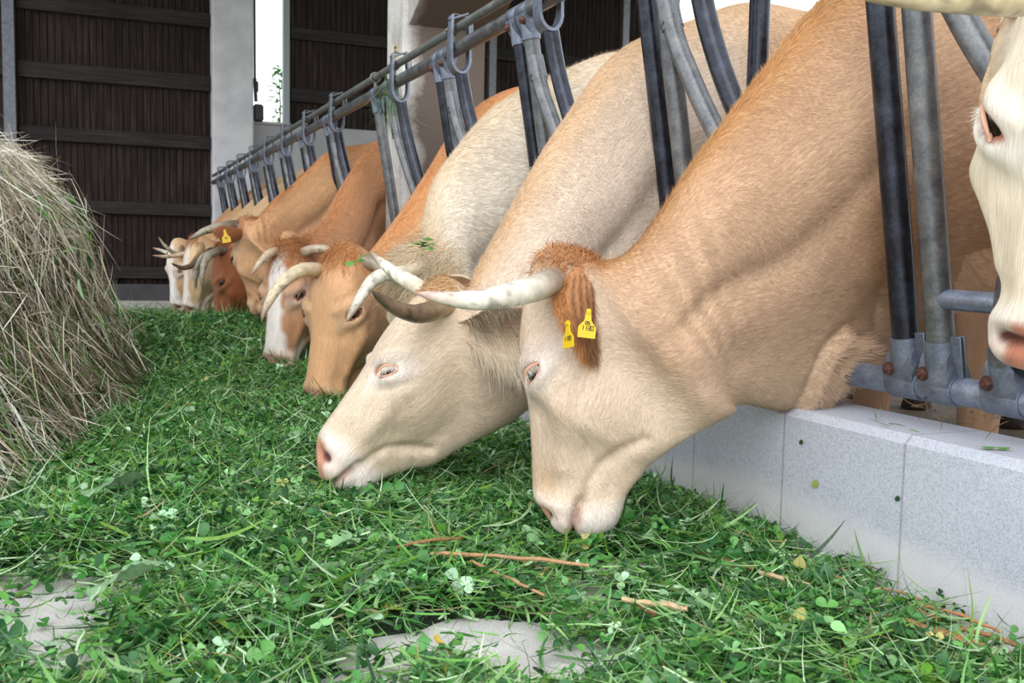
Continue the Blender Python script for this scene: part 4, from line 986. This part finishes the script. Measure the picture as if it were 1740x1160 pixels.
    # ---- ears
    def ear(s, e):
        p0, n0 = surf(*e.get('at', (.055, -.075)), s); p0 = p0 - n0 * e.get('sink', .012)
        dr = unit(A(e['dir'])); up = A(e['face']); up = unit(up - dr * (up @ dr)); sd = np.cross(dr, up); ln, wd = e['len'], e['w']
        nu, nv = 22, 13; u_ = np.linspace(0, 1, nu); v_ = np.linspace(-1, 1, nv)
        wp = wd * np.interp(u_, [0, .12, .3, .5, .7, .85, .95, 1], e.get('prof', [.34, .5, .86, 1.0, .86, .56, .28, .06]))
        cup = np.interp(u_, [0, .2, .5, 1], [.95, .8, .55, .25]) * e.get('cup', 1.0)
        th_ = np.interp(u_, [0, .1, .8, 1], [.012, .006, .004, .002])
        cen = p0 + dr * (u_ * ln)[:, None] + A(e.get('bend', (0, 0, 0))) * (u_ ** 2)[:, None]
        inn = cen[:, None] + sd * (wp[:, None] * v_ * (1 - .25 * cup[:, None] * v_ ** 2))[..., None] + up * (wp[:, None] * cup[:, None] * (v_ ** 2 - .35))[..., None]
        tu = np.gradient(inn, axis=0); tv_ = np.gradient(inn, axis=1); nn_ = unit(np.cross(tu, tv_)); nn_ = np.where((nn_ @ up)[..., None] < 0, -nn_, nn_)
        out = inn - nn_ * th_[:, None, None]
        ring = np.concatenate([inn, out[:, ::-1]], 1); m = 2 * nv
        i_ = np.arange(nu - 1)[:, None] * m; j_ = np.arange(m)[None]; j2 = (j_ + 1) % m
        Q_ = np.stack([i_ + j_, i_ + j2, i_ + m + j2, i_ + m + j_], -1).reshape(-1, 4)
        rim = np.abs(v_) ** 3
        ci = A(e['in'])[None, None] * (1 - rim[None, :, None]) + A(e['rim'])[None, None] * rim[None, :, None]; co = A(e['out'])[None, None] * (1 - .7 * rim[None, :, None]) + A(e['rim'])[None, None] * .7 * rim[None, :, None]
        cc = np.concatenate([np.broadcast_to(ci, inn.shape), np.broadcast_to(co, out.shape)], 1)
        hu = np.stack([np.repeat((u_ * ln)[:, None], m, 1), np.tile(np.concatenate([v_, v_[::-1] + 3])[None] * wd * .3, (nu, 1)), np.zeros((nu, m))], -1)
        b_ = MB(); b_.add(ring.reshape(-1, 3), Q_, [[(nu - 1) * m + k_, (nu - 1) * m + k_ + 1, (nu - 1) * m] for k_ in range(1, m - 1)])
        eo = mesh('ear', b_.V[0], [Q_, b_.T[0]], M['coat'], parent=root, col=cc.reshape(-1, 3), huv=hu.reshape(-1, 3))
        bm = bmesh.new(); bm.from_mesh(eo.data); bmesh.ops.recalc_face_normals(bm, faces=bm.faces); bm.to_mesh(eo.data); bm.free()
        nh = e.get('hairs', [900, 300, 0][res])
        if nh:
            # fringe along both edges, and hair standing in the shell
            uu = g.uniform(.08, .98, nh); ed = g.choice([-1, 1], nh); vv = np.where(g.random(nh) < e.get('inside', .4), g.uniform(-.8, .8, nh), ed * g.uniform(.86, 1., nh))
            iu = np.clip((uu * (nu - 1)).round().astype(int), 0, nu - 1); iv = np.clip(((vv + 1) / 2 * (nv - 1)).round().astype(int), 0, nv - 1)
            osd = g.random(nh) < e.get('outer', 0.)
            Pr = np.where(osd[:, None], out[iu, iv], inn[iu, iv]) + dr * (g.uniform(-.5, .5, nh) * ln / nu)[:, None]; Nr = np.where(osd[:, None], -nn_[iu, iv], nn_[iu, iv])
            Dr = unit(dr * g.uniform(.25, .8, (nh, 1)) + sd * (vv * g.uniform(.5, 1.0, nh))[:, None] * e.get('spread', .8) + Nr * g.uniform(.05, .35, (nh, 1)) + g.normal(0, .12, (nh, 3)))
            cl = np.where(osd[:, None] & (np.abs(vv) < .8)[:, None], A(e['out'])[None], A(e['rim'])[None]) * (1.05 - .3 * g.random((nh, 1)))
            long_hair('ear_hair', eo, Pr, Dr, Nr, g.uniform(.4, 1.0, nh) * e.get('hair_len', .035), .0011, cl, g, e.get('droop', .4), .25, 4)
        return eo, cen, dr, sd, up
    for s, key in ((1, 'el'), (-1, 'er')):
        e = sp.get(key)
        if e is None: continue
        eo, cen, dr, sd, up = ear(s, e)
        for tg in e.get('tags', []):
            c0 = loc(tg['at']); n_ = unit(A(tg['n'])); v_ = A([0, 0, 1.]) + A(tg.get('lean', (0, 0, 0))); v_ = unit(v_ - n_ * (v_ @ n_)); h_ = np.cross(v_, n_); sc = tg['s']
            out = A([(-.5, -.5), (.5, -.5), (.5, -.1), (.2, .14), (.13, .5), (.1, .58), (-.1, .58), (-.13, .5), (-.2, .14), (-.5, -.1)]) * sc * A([1, 1.5])
            m = len(out); f_ = c0 + h_ * out[:, :1] + v_ * out[:, 1:] + n_ * .0012; k_ = f_ - n_ * .0024; bV = np.concatenate([f_, k_])
            Q_ = [[q_, (q_ + 1) % m, m + (q_ + 1) % m, m + q_] for q_ in range(m)]
            tri = [[0, 1, 2], [0, 2, 9], [9, 2, 3], [9, 3, 8], [8, 3, 4], [8, 4, 7], [7, 4, 5], [7, 5, 6]]
            bt = MB(); bt.add(bV, Q_, tri + [[q_ + m for q_ in t_[::-1]] for t_ in tri])
            bt.tube([c0 + v_ * sc * .70 - n_ * .004, c0 + v_ * sc * .70 + n_ * .004], .10 * sc, 12)
            nb = sum(len(x_) for x_ in bt.Q) + sum(len(x_) for x_ in bt.T)
            nq0 = sum(len(x_) for x_ in bt.Q)
            segs_ = {'1': 'bc', '3': 'abgcd', '0': 'abcdef', '9': 'abgfcd', '8': 'abcdefg', '5': 'afgcd'}
            cr = {'a': (0, 1, 1, 1), 'b': (1, .5, 1, 1), 'c': (1, 0, 1, .5), 'd': (0, 0, 1, 0), 'e': (0, 0, 0, .5), 'f': (0, .5, 0, 1), 'g': (0, .5, 1, .5)}
            it = MB()
            for row, (txt, y0_, hh_, ww_) in enumerate(tg['text']):
                tw = len(txt) * ww_ * 1.45
                for ci_, ch in enumerate(txt):
                    for sgm in segs_[ch]:
                        x0_, y1_, x2_, y3_ = cr[sgm]; ox = -tw / 2 + ci_ * ww_ * 1.45 + .2 * ww_
                        p_ = [c0 + h_ * sc * (ox + ww_ * xx) + v_ * sc * (y0_ + hh_ * yy_) + n_ * .0014 for xx, yy_ in ((x0_, y1_), (x2_, y3_))]
                        it.tube(p_, .022 * sc, 6)
            to = bt.build('ear_tag', M['tag'], parent=eo, smooth_=False)
            # black figures as part of the same mesh
            io = it.build('ear_tag', M['ink'], parent=eo, smooth_=False)
            bm = bmesh.new(); bm.from_mesh(to.data); nf = len(bm.faces); bm.from_mesh(io.data); bm.faces.ensure_lookup_table()
            for f__ in bm.faces[nf:]: f__.material_index = 1
            bm.to_mesh(to.data); bm.free(); to.data.materials.append(M['ink']); me_ = io.data; bpy.data.objects.remove(io); bpy.data.meshes.remove(me_)
            to['label'] = 'yellow ear tag'
    # ---- hair: poll tuft, crest mane, short coat
    def sample(mask, n):
        w = mask.ravel().astype(float); w /= w.sum(); k_ = g.choice(len(w), n, p=w); return k_
    dS = unit(np.gradient(V, axis=0)).reshape(-1, 3); dT = unit(np.roll(V, -1, 1) - np.roll(V, 1, 1)); dT = np.where(th[None, :, None] > np.pi, -dT, dT).reshape(-1, 3)
    colf = col.reshape(-1, 3)
    gs_ = np.linalg.norm(np.gradient(V, axis=0), axis=2).ravel(); gt_ = seg.ravel()
    jit = lambda k_, sc_: Vh[k_] + dS[k_] * (gs_[k_] * g.uniform(-.75, .75, len(k_)))[:, None] + dT[k_] * (gt_[k_] * g.uniform(-.75, .75, len(k_)))[:, None]
    tf = sp.get('tuft')
    if tf:
        mk = np.exp(-(((al - tf.get('a', -.015)) / tf.get('ra', .045)) ** 2 + ((dl - tf.get('d', 0)) / tf.get('rd', .05)) ** 2 + (ay / tf.get('ry', .06)) ** 2)) * (kk > kN - 1.2)
        k_ = sample(mk, tf['n']); D_ = unit(a * tf.get('da', .6) + d * tf.get('dd', .2) + Nf[k_] * tf.get('out', .25) + g.normal(0, tf.get('mess', .3), (len(k_), 3)))
        c_ = A(tf['col'])[g.choice(len(tf['col']), len(k_))] * g.uniform(.75, 1.15, (len(k_), 1))
        long_hair('forelock', root, jit(k_, .003), D_, Nf[k_], g.uniform(.5, 1., len(k_)) * tf['len'], tf.get('w', .0016), c_, g, .35, tf.get('curl', .5), 6)
    mn = sp.get('mane')
    if mn:
        mk = np.exp(-(hh / .028) ** 2) * smooth(kS - .2, kS + .4, kk) * (1 - smooth(kN + .2, kN + 1.2, kk)); k_ = sample(mk, mn['n'])
        D_ = unit(-dS[k_] * .9 + dT[k_] * .25 + Nf[k_] * .16 + g.normal(0, .16, (len(k_), 3)))
        c_ = A(mn['col'])[g.choice(len(mn['col']), len(k_))] * g.uniform(.8, 1.15, (len(k_), 1))
        long_hair('mane', root, jit(k_, .004), D_, Nf[k_], g.uniform(.5, 1., len(k_)) * mn['len'], .0010, c_, g, .1, .3, 4)
    nf_ = sp.get('fur', 0)
    if nf_:
        area = np.linalg.norm(np.gradient(V, axis=0), axis=2) * seg
        mk = area * smooth(kS - 3.2, kS - 2.2, kk) * (1 - smooth(.5, .9, nost)) * (er > 1.25) * (1 - pad) * (.25 + .75 * (th[None] < np.pi)) * (1 + 1.2 * smooth(kN - 1, kN + 1, kk))
        k_ = sample(mk, nf_); hk = head.ravel()[k_][:, None]
        w1 = (vnoise(Vh[k_] * 7, 4) - .5)[:, None] * 2.4
        D_ = -dS[k_] * (1 - .35 * hk) + dT[k_] * (.55 + w1) * (1 - .2 * hk); D_ = unit(D_ + g.normal(0, .16, D_.shape))
        mzk = (mz.ravel()[k_])[:, None]; D_ = unit(D_ * (1 - mzk) + (a + A([0, 0, -.4])) * mzk)
        D_ = unit(D_ - Nf[k_] * (D_ * Nf[k_]).sum(1, keepdims=True))
        lng = g.uniform(.6, 1.15, nf_) * (sp.get('fur_len', .013) * (1 - .40 * hk[:, 0]) + .026 * fm.ravel()[k_])
        c_ = colf[k_] * g.uniform(.80, 1.16, (nf_, 1)) * (1 + .10 * (vnoise(Vh[k_] * 60, 6) - .5))[:, None]
        curlamp = sp.get('fur_lift', .16)
        P_, T_, c3, N3 = fur(jit(k_, .004), Nf[k_], D_, c_, lng, sp.get('fur_w', .0009), np.abs(g.normal(curlamp, curlamp * .6, nf_)), g)
        mesh('short_coat', P_, [T_], M['hair'], parent=root, col=c3, normals=N3)
    # tail
    b = MB(); tp = A([[1.62, 0, 1.13], [1.70, 0, 1.02], [1.715, .01, .8], [1.71, .02, .5], [1.71, .02, .34]]); b.tube(curve(tp, 18), np.interp(np.linspace(0, 1, 18), [0, .2, .75, .85, 1], [.04, .026, .015, .03, .006]), 10)
    nv_ = sum(map(len, b.V)); b.build('tail', M['hair'], parent=root, col=np.repeat(main[None], nv_, 0))
    return root
# ------------------------------------------------------------------ the herd, near to far
NK = [(1.32, 1.06, 1.39, .31, .175), (1.15, .90, 1.28, .275, .15), (1.0, .73, 1.10, .285, .135)]
def tones(base, mid, tip): return [(0, base), (.22, base), (.5, mid), (.8, mid), (1, tip)]
H_PALE = tones(lin(150, 134, 116), lin(232, 222, 204), lin(186, 150, 134)); H_DARK = tones(lin(176, 148, 108), lin(122, 100, 78), lin(70, 56, 46)); H_CREAM = tones(lin(150, 136, 116), lin(224, 212, 188), lin(150, 118, 98))
H_GREY = tones(lin(118, 104, 92), lin(176, 164, 144), lin(110, 94, 80))
def ears(sp, out, rim, inn, left=None, right=None, ln=.17, w=.05):
    a = unit(A(sp['a'])); d = A(sp['d']); d = unit(d - a * (d @ a)); l = np.cross(d, a)
    for s, k, ov in ((1, 'el', left), (-1, 'er', right)):
        e = dict(dir=l * s * .9 - a * .12 - d * .32 + A([0, 0, -.15]), face=d * .5 + a * .55 + A([0, 0, -.2]), len=ln, w=w, out=out, rim=rim, hairs=[700, 240, 0][sp.get('res', 1)]); e['in'] = inn
        e.update(ov or {}); sp[k] = e
    return sp
herd = []
# the cow whose muzzle shows at the right edge
s = dict(y=.84, flex=0, P=(1.135, .866, .935), a=(-.003, .073, -1), d=(-.72, -.69, -.02), hs=1.04, res=1, seed=10, label='cream cow partly cut off, with a long pale horn reaching over the nearest bars',
         neck=[(1.42, 1.16, 1.45, .50, .18), (1.32, 1.09, 1.40, .50, .15), (1.22, 1.0, 1.36, .52, .13)],
         col=dict(main=lin(226, 196, 160), crest=lin(214, 176, 132), face=lin(236, 220, 196), pale=lin(244, 238, 230), nose=lin(206, 136, 110)),
         hr=dict(pts=[(1.06, .83, .868), (.956, .82, .852), (.874, .80, .836), (.799, .79, .826), (.746, .80, .824), (.711, .82, .829), (.69, .84, .842)], r=.0245, tones=tones(lin(196, 172, 130), lin(206, 190, 150), lin(150, 124, 90))),
         tuft=dict(n=900, len=.05, col=[lin(214, 176, 130), lin(226, 198, 160)]), fur=16000)
herd.append(ears(s, lin(216, 184, 146), lin(236, 220, 196), lin(214, 150, 124), ln=.14, right=dict(dir=(.85, .5, .1), face=(-.3, .5, -.6), hairs=0)))
# the nearest whole cow
s = dict(y=1.62, P=(.757, 1.655, .533), hs=.945, eye=(.19, -.02), a=(-.03, .05, -1), d=(-.77, .64, 0), res=0, seed=21, gain=.82, fgain=.90, folds=.004, deep=1.12, ridges=[[(1.267, 0.271), (1.272, 0.333), (1.283, 0.384), (1.315, 0.415)], [(1.3, 0.272), (1.315, 0.34), (1.341, 0.375), (1.374, 0.397)], [(1.325, 0.285), (1.342, 0.329), (1.374, 0.36), (1.409, 0.38)]], label='nearest apricot cow, two yellow tags in its ear, horn pointing forward',
         flex=0, neck=[(1.33, 1.075, 1.40, .305, .185), (1.16, .905, 1.30, .262, .155), (1.0, .735, 1.12, .285, .14)],
         col=dict(main=lin(224, 188, 156), crest=lin(214, 162, 108), low=lin(226, 194, 164), trunk=lin(206, 160, 122), chest=lin(198, 148, 102), face=lin(236, 214, 190), pale=lin(238, 229, 222), bridge=lin(222, 190, 158), temple=lin(234, 212, 188), nose=lin(206, 154, 128)),
         hl=dict(pts=[(.715, 1.545, .512), (.669, 1.50, .502), (.603, 1.465, .492), (.55, 1.445, .485), (.502, 1.445, .487), (.454, 1.46, .496)], r=.0245, tones=H_PALE),
         tuft=dict(n=2200, len=.030, w=.0012, a=-.015, d=-.05, ra=.022, rd=.035, ry=.05, col=[lin(196, 132, 80), lin(176, 112, 66), lin(214, 162, 112)], da=.1, dd=.15, out=.35, mess=.3, curl=.25),
         mane=dict(n=5200, len=.030, col=[lin(214, 156, 92), lin(200, 138, 78), lin(226, 180, 124)]), fur=380000, fur_w=.0008, fur_len=.014)
s = ears(s, lin(166, 118, 80), lin(206, 142, 84), lin(206, 140, 112),
         left=dict(at=(-.005, -.085), dir=(.0, -.42, -.90), face=(-.60, .79, -.1), len=.152, w=.064, cup=1.1, sink=.012, prof=[.10, .62, .98, 1.0, .82, .54, .28, .06], hair_len=.024, inside=.65, outer=.6, hairs=5200, bend=(-.01, .0, -.01),
                   tags=[dict(at=(.752, 1.468, .445), n=(-.30, -.95, .12), s=.030, lean=(.10, 0, 0), text=[('1130', -.32, .24, .13), ('05', .0, .16, .10)]), dict(at=(.714, 1.462, .428), n=(-.96, -.16, .1), s=.028, lean=(-.25, .2, 0), text=[('1130', -.32, .24, .13)])]))
herd.append(s)
# second: pale cow with dark near horn
s = dict(y=2.34, P=(.69, 2.05, .482), a=(-.665, .05, -.745), d=(-.72, .12, .66), nape=(.785, 2.09, .515), eye=(.232, -.022), res=0, seed=22, gain=.84, fgain=.90, label='pale cream cow with a short dark near horn, chewing in the middle of the picture', hs=.918, flex=.85, deep=1.13,
         neck=[(1.27, 1.10, 1.39, .32, .18), (1.05, .88, 1.26, .30, .15), (.87, .655, 1.04, .29, .135)],
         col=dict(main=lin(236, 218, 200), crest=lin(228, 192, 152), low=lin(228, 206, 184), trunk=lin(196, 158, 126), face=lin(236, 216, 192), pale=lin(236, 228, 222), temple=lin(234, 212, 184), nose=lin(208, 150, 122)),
         hl=dict(pts=[(.655, 1.955, .450), (.628, 1.92, .440), (.585, 1.885, .437), (.545, 1.86, .446), (.505, 1.84, .467), (.482, 1.83, .484)], r=.0235, tones=H_DARK),
         hr=dict(pts=[(.66, 2.15, .489), (.637, 2.19, .506), (.608, 2.22, .533), (.578, 2.22, .558)], r=.021, tones=tones(lin(196, 178, 152), lin(232, 224, 206), lin(150, 122, 104))),
         tuft=dict(n=2600, len=.022, a=-.01, d=.0, ra=.035, rd=.045, ry=.055, col=[lin(214, 170, 120), lin(200, 150, 98), lin(228, 194, 152)], da=.3, dd=.5, out=.15, mess=.2, curl=.3),
         mane=dict(n=3000, len=.020, col=[lin(226, 188, 144), lin(218, 172, 124), lin(232, 206, 170)]), fur=270000, fur_w=.0008, fur_len=.013)
s = ears(s, lin(226, 192, 156), lin(240, 222, 196), lin(212, 150, 124),
         left=dict(at=(.05, -.085), dir=(.78, -.62, .03), face=(-.50, -.84, -.15), len=.185, w=.058, hair_len=.058, inside=.5, hairs=4200, droop=.8, spread=.55, cup=.8))
herd.append(s)
# third: curly whitish cow, head hidden behind the second
s = dict(y=3.08, P=(.872, 2.86, .55), a=(-.12, .02, -.99), d=(-.96, -.1, .13), res=1, seed=23, gain=.95, fgain=.9, curly=True, label='whitish curly coated cow with clover on its poll, its face hidden',
         nape=(.92, 2.9, .60), neck=[(1.25, 1.07, 1.39, .31, .18), (1.07, .905, 1.23, .30, .155), (.95, .735, 1.11, .28, .135)],
         hr=dict(pts=[(.90, 2.97, .56), (.905, 3.01, .55), (.90, 3.03, .53)], r=.0235, tones=H_CREAM),
         col=dict(main=lin(238, 228, 212), crest=lin(234, 214, 186), low=lin(222, 200, 174), face=lin(228, 206, 176), pale=lin(240, 230, 214)),
         hl=dict(pts=[(.84, 2.775, .50), (.762, 2.76, .498), (.717, 2.735, .478), (.677, 2.70, .433), (.647, 2.67, .395), (.629, 2.66, .368)], r=.0235, tones=tones(lin(214, 198, 170), lin(232, 224, 206), lin(150, 122, 100))),
         tuft=dict(n=5500, len=.09, ra=.06, rd=.10, ry=.11, a=.01, d=.01, w=.0013, col=[lin(236, 214, 180), lin(222, 196, 158), lin(242, 226, 198)], mess=.5, curl=.5, dd=.9),
         mane=dict(n=1800, len=.03, col=[lin(236, 216, 184), lin(226, 198, 158)]), fur=90000, fur_len=.022, fur_lift=.3, fur_w=.0014)
herd.append(ears(s, lin(222, 196, 160), lin(238, 220, 192), lin(206, 150, 124), left=dict(dir=(.5, -.55, -.2), face=(-.5, -.7, -.3)), ln=.15))
# fourth: orange tan cow
s = dict(y=3.83, P=(.792, 3.44, .556), hs=1.09, a=(-.27, -.17, -.95), d=(-.85, -.52, .2), res=1, lid=lin(120, 76, 56), lash=lin(150, 104, 72), lash_n=14, seed=24, wide=1.05, label='orange tan cow looking forward with one pale horn curving down, no tag',
         neck=[(1.35, 1.08, 1.36, .39, .175), (1.20, .88, 1.27, .31, .15), (1.03, .66, 1.12, .30, .135)],
         col=dict(main=lin(214, 162, 116), crest=lin(206, 144, 92), low=lin(210, 162, 120), face=lin(218, 172, 128), pale=lin(222, 186, 150), nose=lin(204, 146, 124)),
         hl=dict(pts=[(.90, 3.38, .52), (.96, 3.34, .50), (1.0, 3.27, .44)], r=.027, tones=H_CREAM),
         hr=dict(pts=[(.745, 3.50, .492), (.714, 3.46, .494), (.658, 3.42, .497), (.599, 3.37, .472), (.544, 3.33, .42), (.507, 3.30, .358), (.498, 3.29, .325)], r=.027, tones=tones(lin(196, 172, 142), lin(226, 208, 176), lin(120, 92, 76))),
         tuft=dict(n=1800, len=.05, col=[lin(196, 128, 72), lin(212, 154, 100)], da=.7), mane=dict(n=1400, len=.025, col=[lin(196, 126, 68)]), fur=70000, fur_w=.0013)
herd.append(ears(s, lin(190, 130, 80), lin(210, 156, 108), lin(206, 144, 118), left=dict(dir=(.75, -.25, -.1)), ln=.16))
# fifth: brown cow with white blaze
s = dict(y=5.10, P=(.785, 4.46, .572), hs=1.08, a=(-.21, -.19, -.96), d=(-.78, -.60, .2), res=1, lid=lin(120, 76, 56), lash=lin(150, 104, 72), lash_n=14, seed=25, nape=(.905, 4.57, .64), label='brown cow with a broad white blaze and pink nose, in front of the pillar',
         neck=[(1.30, 1.085, 1.36, .40, .165), (1.16, .93, 1.25, .33, .145), (1.0, .71, 1.11, .31, .135)],
         col=dict(main=lin(184, 136, 100), crest=lin(188, 132, 88), low=lin(174, 128, 96), face=lin(194, 144, 106), pale=lin(214, 190, 172), blaze=lin(238, 232, 226), blaze_w=.05, nose=lin(206, 150, 146)),
         hr=dict(pts=[(.73, 4.45, .557), (.697, 4.42, .542), (.656, 4.40, .501), (.621, 4.38, .452)], r=.021, tones=tones(lin(170, 150, 128), lin(206, 184, 154), lin(160, 124, 104))),
         hl=dict(pts=[(.885, 4.39, .567), (.92, 4.33, .570), (.955, 4.28, .566), (.985, 4.24, .545)], r=.024, tones=tones(lin(176, 160, 140), lin(196, 178, 154), lin(170, 140, 116))),
         tuft=dict(n=3600, len=.06, a=-.035, d=-.02, ra=.07, rd=.08, ry=.09, col=[lin(186, 124, 76), lin(200, 140, 90), lin(168, 108, 64)], da=.5, mess=.5, curl=.8), mane=dict(n=1200, len=.03, col=[lin(176, 112, 66)]), fur=60000, fur_w=.0015)
herd.append(ears(s, lin(160, 106, 68), lin(186, 130, 88), lin(190, 130, 106), ln=.15, right=dict(dir=(.6, .75, -.2))))
# sixth: tan cow, one tag, looking away
s = dict(y=5.74, P=(.735, 5.43, .70), a=(.10, .06, -1), d=(-.42, .90, .0), res=1, lid=lin(120, 76, 56), lash=lin(150, 104, 72), lash_n=14, seed=26, hs=.95, label='tan cow facing away with a single yellow ear tag and a thick grey horn',
         neck=[(1.25, 1.135, 1.33, .42, .17), (1.05, .965, 1.20, .40, .15), (.89, .82, 1.05, .40, .135)],
         col=dict(main=lin(224, 178, 134), crest=lin(202, 142, 92), low=lin(222, 178, 138), face=lin(218, 172, 130), pale=lin(216, 184, 152)),
         hl=dict(pts=[(.68, 5.40, .690), (.642, 5.38, .684), (.58, 5.36, .672), (.52, 5.35, .652), (.449, 5.34, .608)], r=.027, tones=H_GREY),
         tuft=dict(n=1500, len=.07, a=-.04, d=-.05, rd=.09, col=[lin(150, 86, 44), lin(170, 104, 56)]), mane=dict(n=900, len=.03, col=[lin(176, 108, 58)]), fur=30000, fur_w=.002)
herd.append(ears(s, lin(132, 80, 46), lin(170, 110, 66), lin(196, 140, 116), ln=.15,
                 left=dict(at=(.04, -.09), dir=(-.93, -.34, -.05), face=(-.1, .9, -.4), len=.17, w=.055, tags=[dict(at=(.618, 5.25, .626), n=(-.2, -.97, .1), s=.042, lean=(-.2, 0, 0), text=[('30', -.3, .22, .14)])])))
# seventh: red brown head side on
s = dict(y=6.48, P=(.715, 6.33, .575), hs=1.12, a=(-.12, -.03, -.99), d=(-.96, .02, .1), res=1, lid=lin(120, 76, 56), lash=lin(150, 104, 72), lash_n=14, seed=27, label='reddish brown cow head low on the grass beyond the tan tagged cow',
         neck=NK, col=dict(main=lin(226, 196, 158), crest=lin(220, 184, 140), low=lin(176, 108, 66), face=lin(150, 88, 52), pale=lin(170, 110, 72)),
         hl=dict(pts=[(.69, 6.23, .553), (.669, 6.19, .545), (.623, 6.14, .523), (.591, 6.1, .468), (.579, 6.08, .393), (.581, 6.07, .325)], r=.026, tones=H_GREY), tuft=dict(n=700, len=.05, col=[lin(140, 80, 44)], w=.003))
herd.append(ears(s, lin(140, 82, 48), lin(170, 110, 70), lin(190, 130, 104), ln=.14))
# eighth: cream face, dark horn
s = dict(y=7.22, P=(.62, 7.0, .625), a=(-.20, -.05, -.97), d=(-.93, -.32, .1), res=1, lid=lin(150, 104, 84), lash_n=30, seed=28, label='cream faced cow with a dark low horn beside the reddish brown head',
         neck=NK, col=dict(main=lin(206, 152, 102), crest=lin(196, 134, 84), face=lin(222, 190, 150), pale=lin(240, 230, 222), blaze=lin(238, 226, 214), blaze_w=.045, nose=lin(206, 150, 144)),
         hl=dict(pts=[(.65, 6.90, .53), (.623, 6.85, .495), (.582, 6.8, .449), (.524, 6.76, .434), (.452, 6.74, .467)], r=.025, tones=H_DARK),
         hr=dict(pts=[(.58, 7.12, .53), (.52, 7.15, .515), (.444, 7.15, .505), (.361, 7.15, .512)], r=.02, tones=tones(lin(196, 160, 124), lin(206, 180, 150), lin(170, 120, 90))), tuft=dict(n=500, len=.05, col=[lin(196, 140, 90)], w=.003))
herd.append(ears(s, lin(216, 184, 146), lin(236, 216, 190), lin(206, 150, 124), ln=.14, left=dict(dir=(.5, -.8, .1))))
# ninth: white blazed face, farthest head in view
s = dict(y=7.96, P=(.55, 7.75, .60), a=(-.10, -.05, -1), d=(-.92, -.38, .05), res=1, lid=lin(150, 104, 84), lash_n=30, seed=29, label='farthest visible face, white blazed with a thin upturned horn',
         neck=NK, col=dict(main=lin(226, 200, 164), crest=lin(216, 180, 138), face=lin(214, 176, 138), pale=lin(240, 230, 224), blaze=lin(240, 234, 228), blaze_w=.06, nose=lin(208, 152, 148)),
         hl=dict(pts=[(.575, 7.62, .53), (.54, 7.54, .52), (.502, 7.5, .545), (.453, 7.47, .59), (.418, 7.46, .645)], r=.02, tones=H_CREAM), hr=dict(pts=[(.50, 7.86, .53), (.45, 7.88, .55), (.40, 7.88, .565)], r=.018, tones=H_CREAM))
herd.append(ears(s, lin(216, 184, 146), lin(236, 216, 190), lin(206, 150, 124), ln=.14))
for k, (y, mc, lab) in enumerate(((8.72, lin(224, 188, 144), 'pale tan cow neck between the third and fourth headlocks from the far end'), (9.45, lin(214, 170, 124), 'light brown cow neck between the second and third headlocks from the far end'), (10.2, lin(206, 160, 116), 'farthest cow neck, brownish, close to the concrete column'))):
    s = dict(y=y, P=(.80, y - .1, .56), a=(-.05, .03, -1), d=(-.95, .1, 0), res=2, seed=40 + k, label=lab, neck=NK, col=dict(main=mc, crest=mc * .85, face=mc, pale=lin(236, 226, 214)), hl=dict(pts=[(.73, y - .22, .55), (.66, y - .25, .53), (.6, y - .24, .47)], r=.022, tones=H_GREY))
    herd.append(ears(s, mc * .8, mc, lin(200, 140, 120), ln=.14))
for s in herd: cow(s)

# clover sprigs lying on the curly cow's poll
def sprig(loc, seed, label, n=4, ln=.09):
    g = np.random.default_rng(seed); root = empty('clover_sprig', loc, label, 'clover', 'clover sprigs on the curly cow')
    d = unit(A([-.9, -.2, -.2]) + g.normal(0, .4, 3)); b = MB(); P = curve([A([0, 0, 0]), d * ln * .5 + A([0, 0, .012]), d * ln], 10); b.tube(P, np.linspace(.0016, .001, 10), 6)
    b.build('stem', simple('sprig_stem', tuple(lin(110, 150, 70)), .5), parent=root); V, Q, c_, o = [], [], [], 0
    mb = MB(); cs = []
    for k in range(n):
        p = P[g.integers(2, 10)] + g.normal(0, .006, 3)
        for q_ in range(3):
            az = g.uniform(0, .6) + q_ * 2.1; leafblade(mb, cs, p, (math.cos(az), math.sin(az), g.uniform(-.1, .5)), A([0, -.3, 1.]), .020, .0125, GREENS[g.choice([0, 1, 1])] * 1.35, .2)
    mb.build('leaf_cluster', M['leaf'], parent=root, col=np.concatenate(cs), fixn=False)
sprig((.862, 2.73, .580), 3, 'green clover sprig on top of the curly cow between its tuft and neck', 6, .10)
sprig((.735, 2.74, .56), 8, 'small green sprig hanging over the brow of the curly cow', 3, .11)
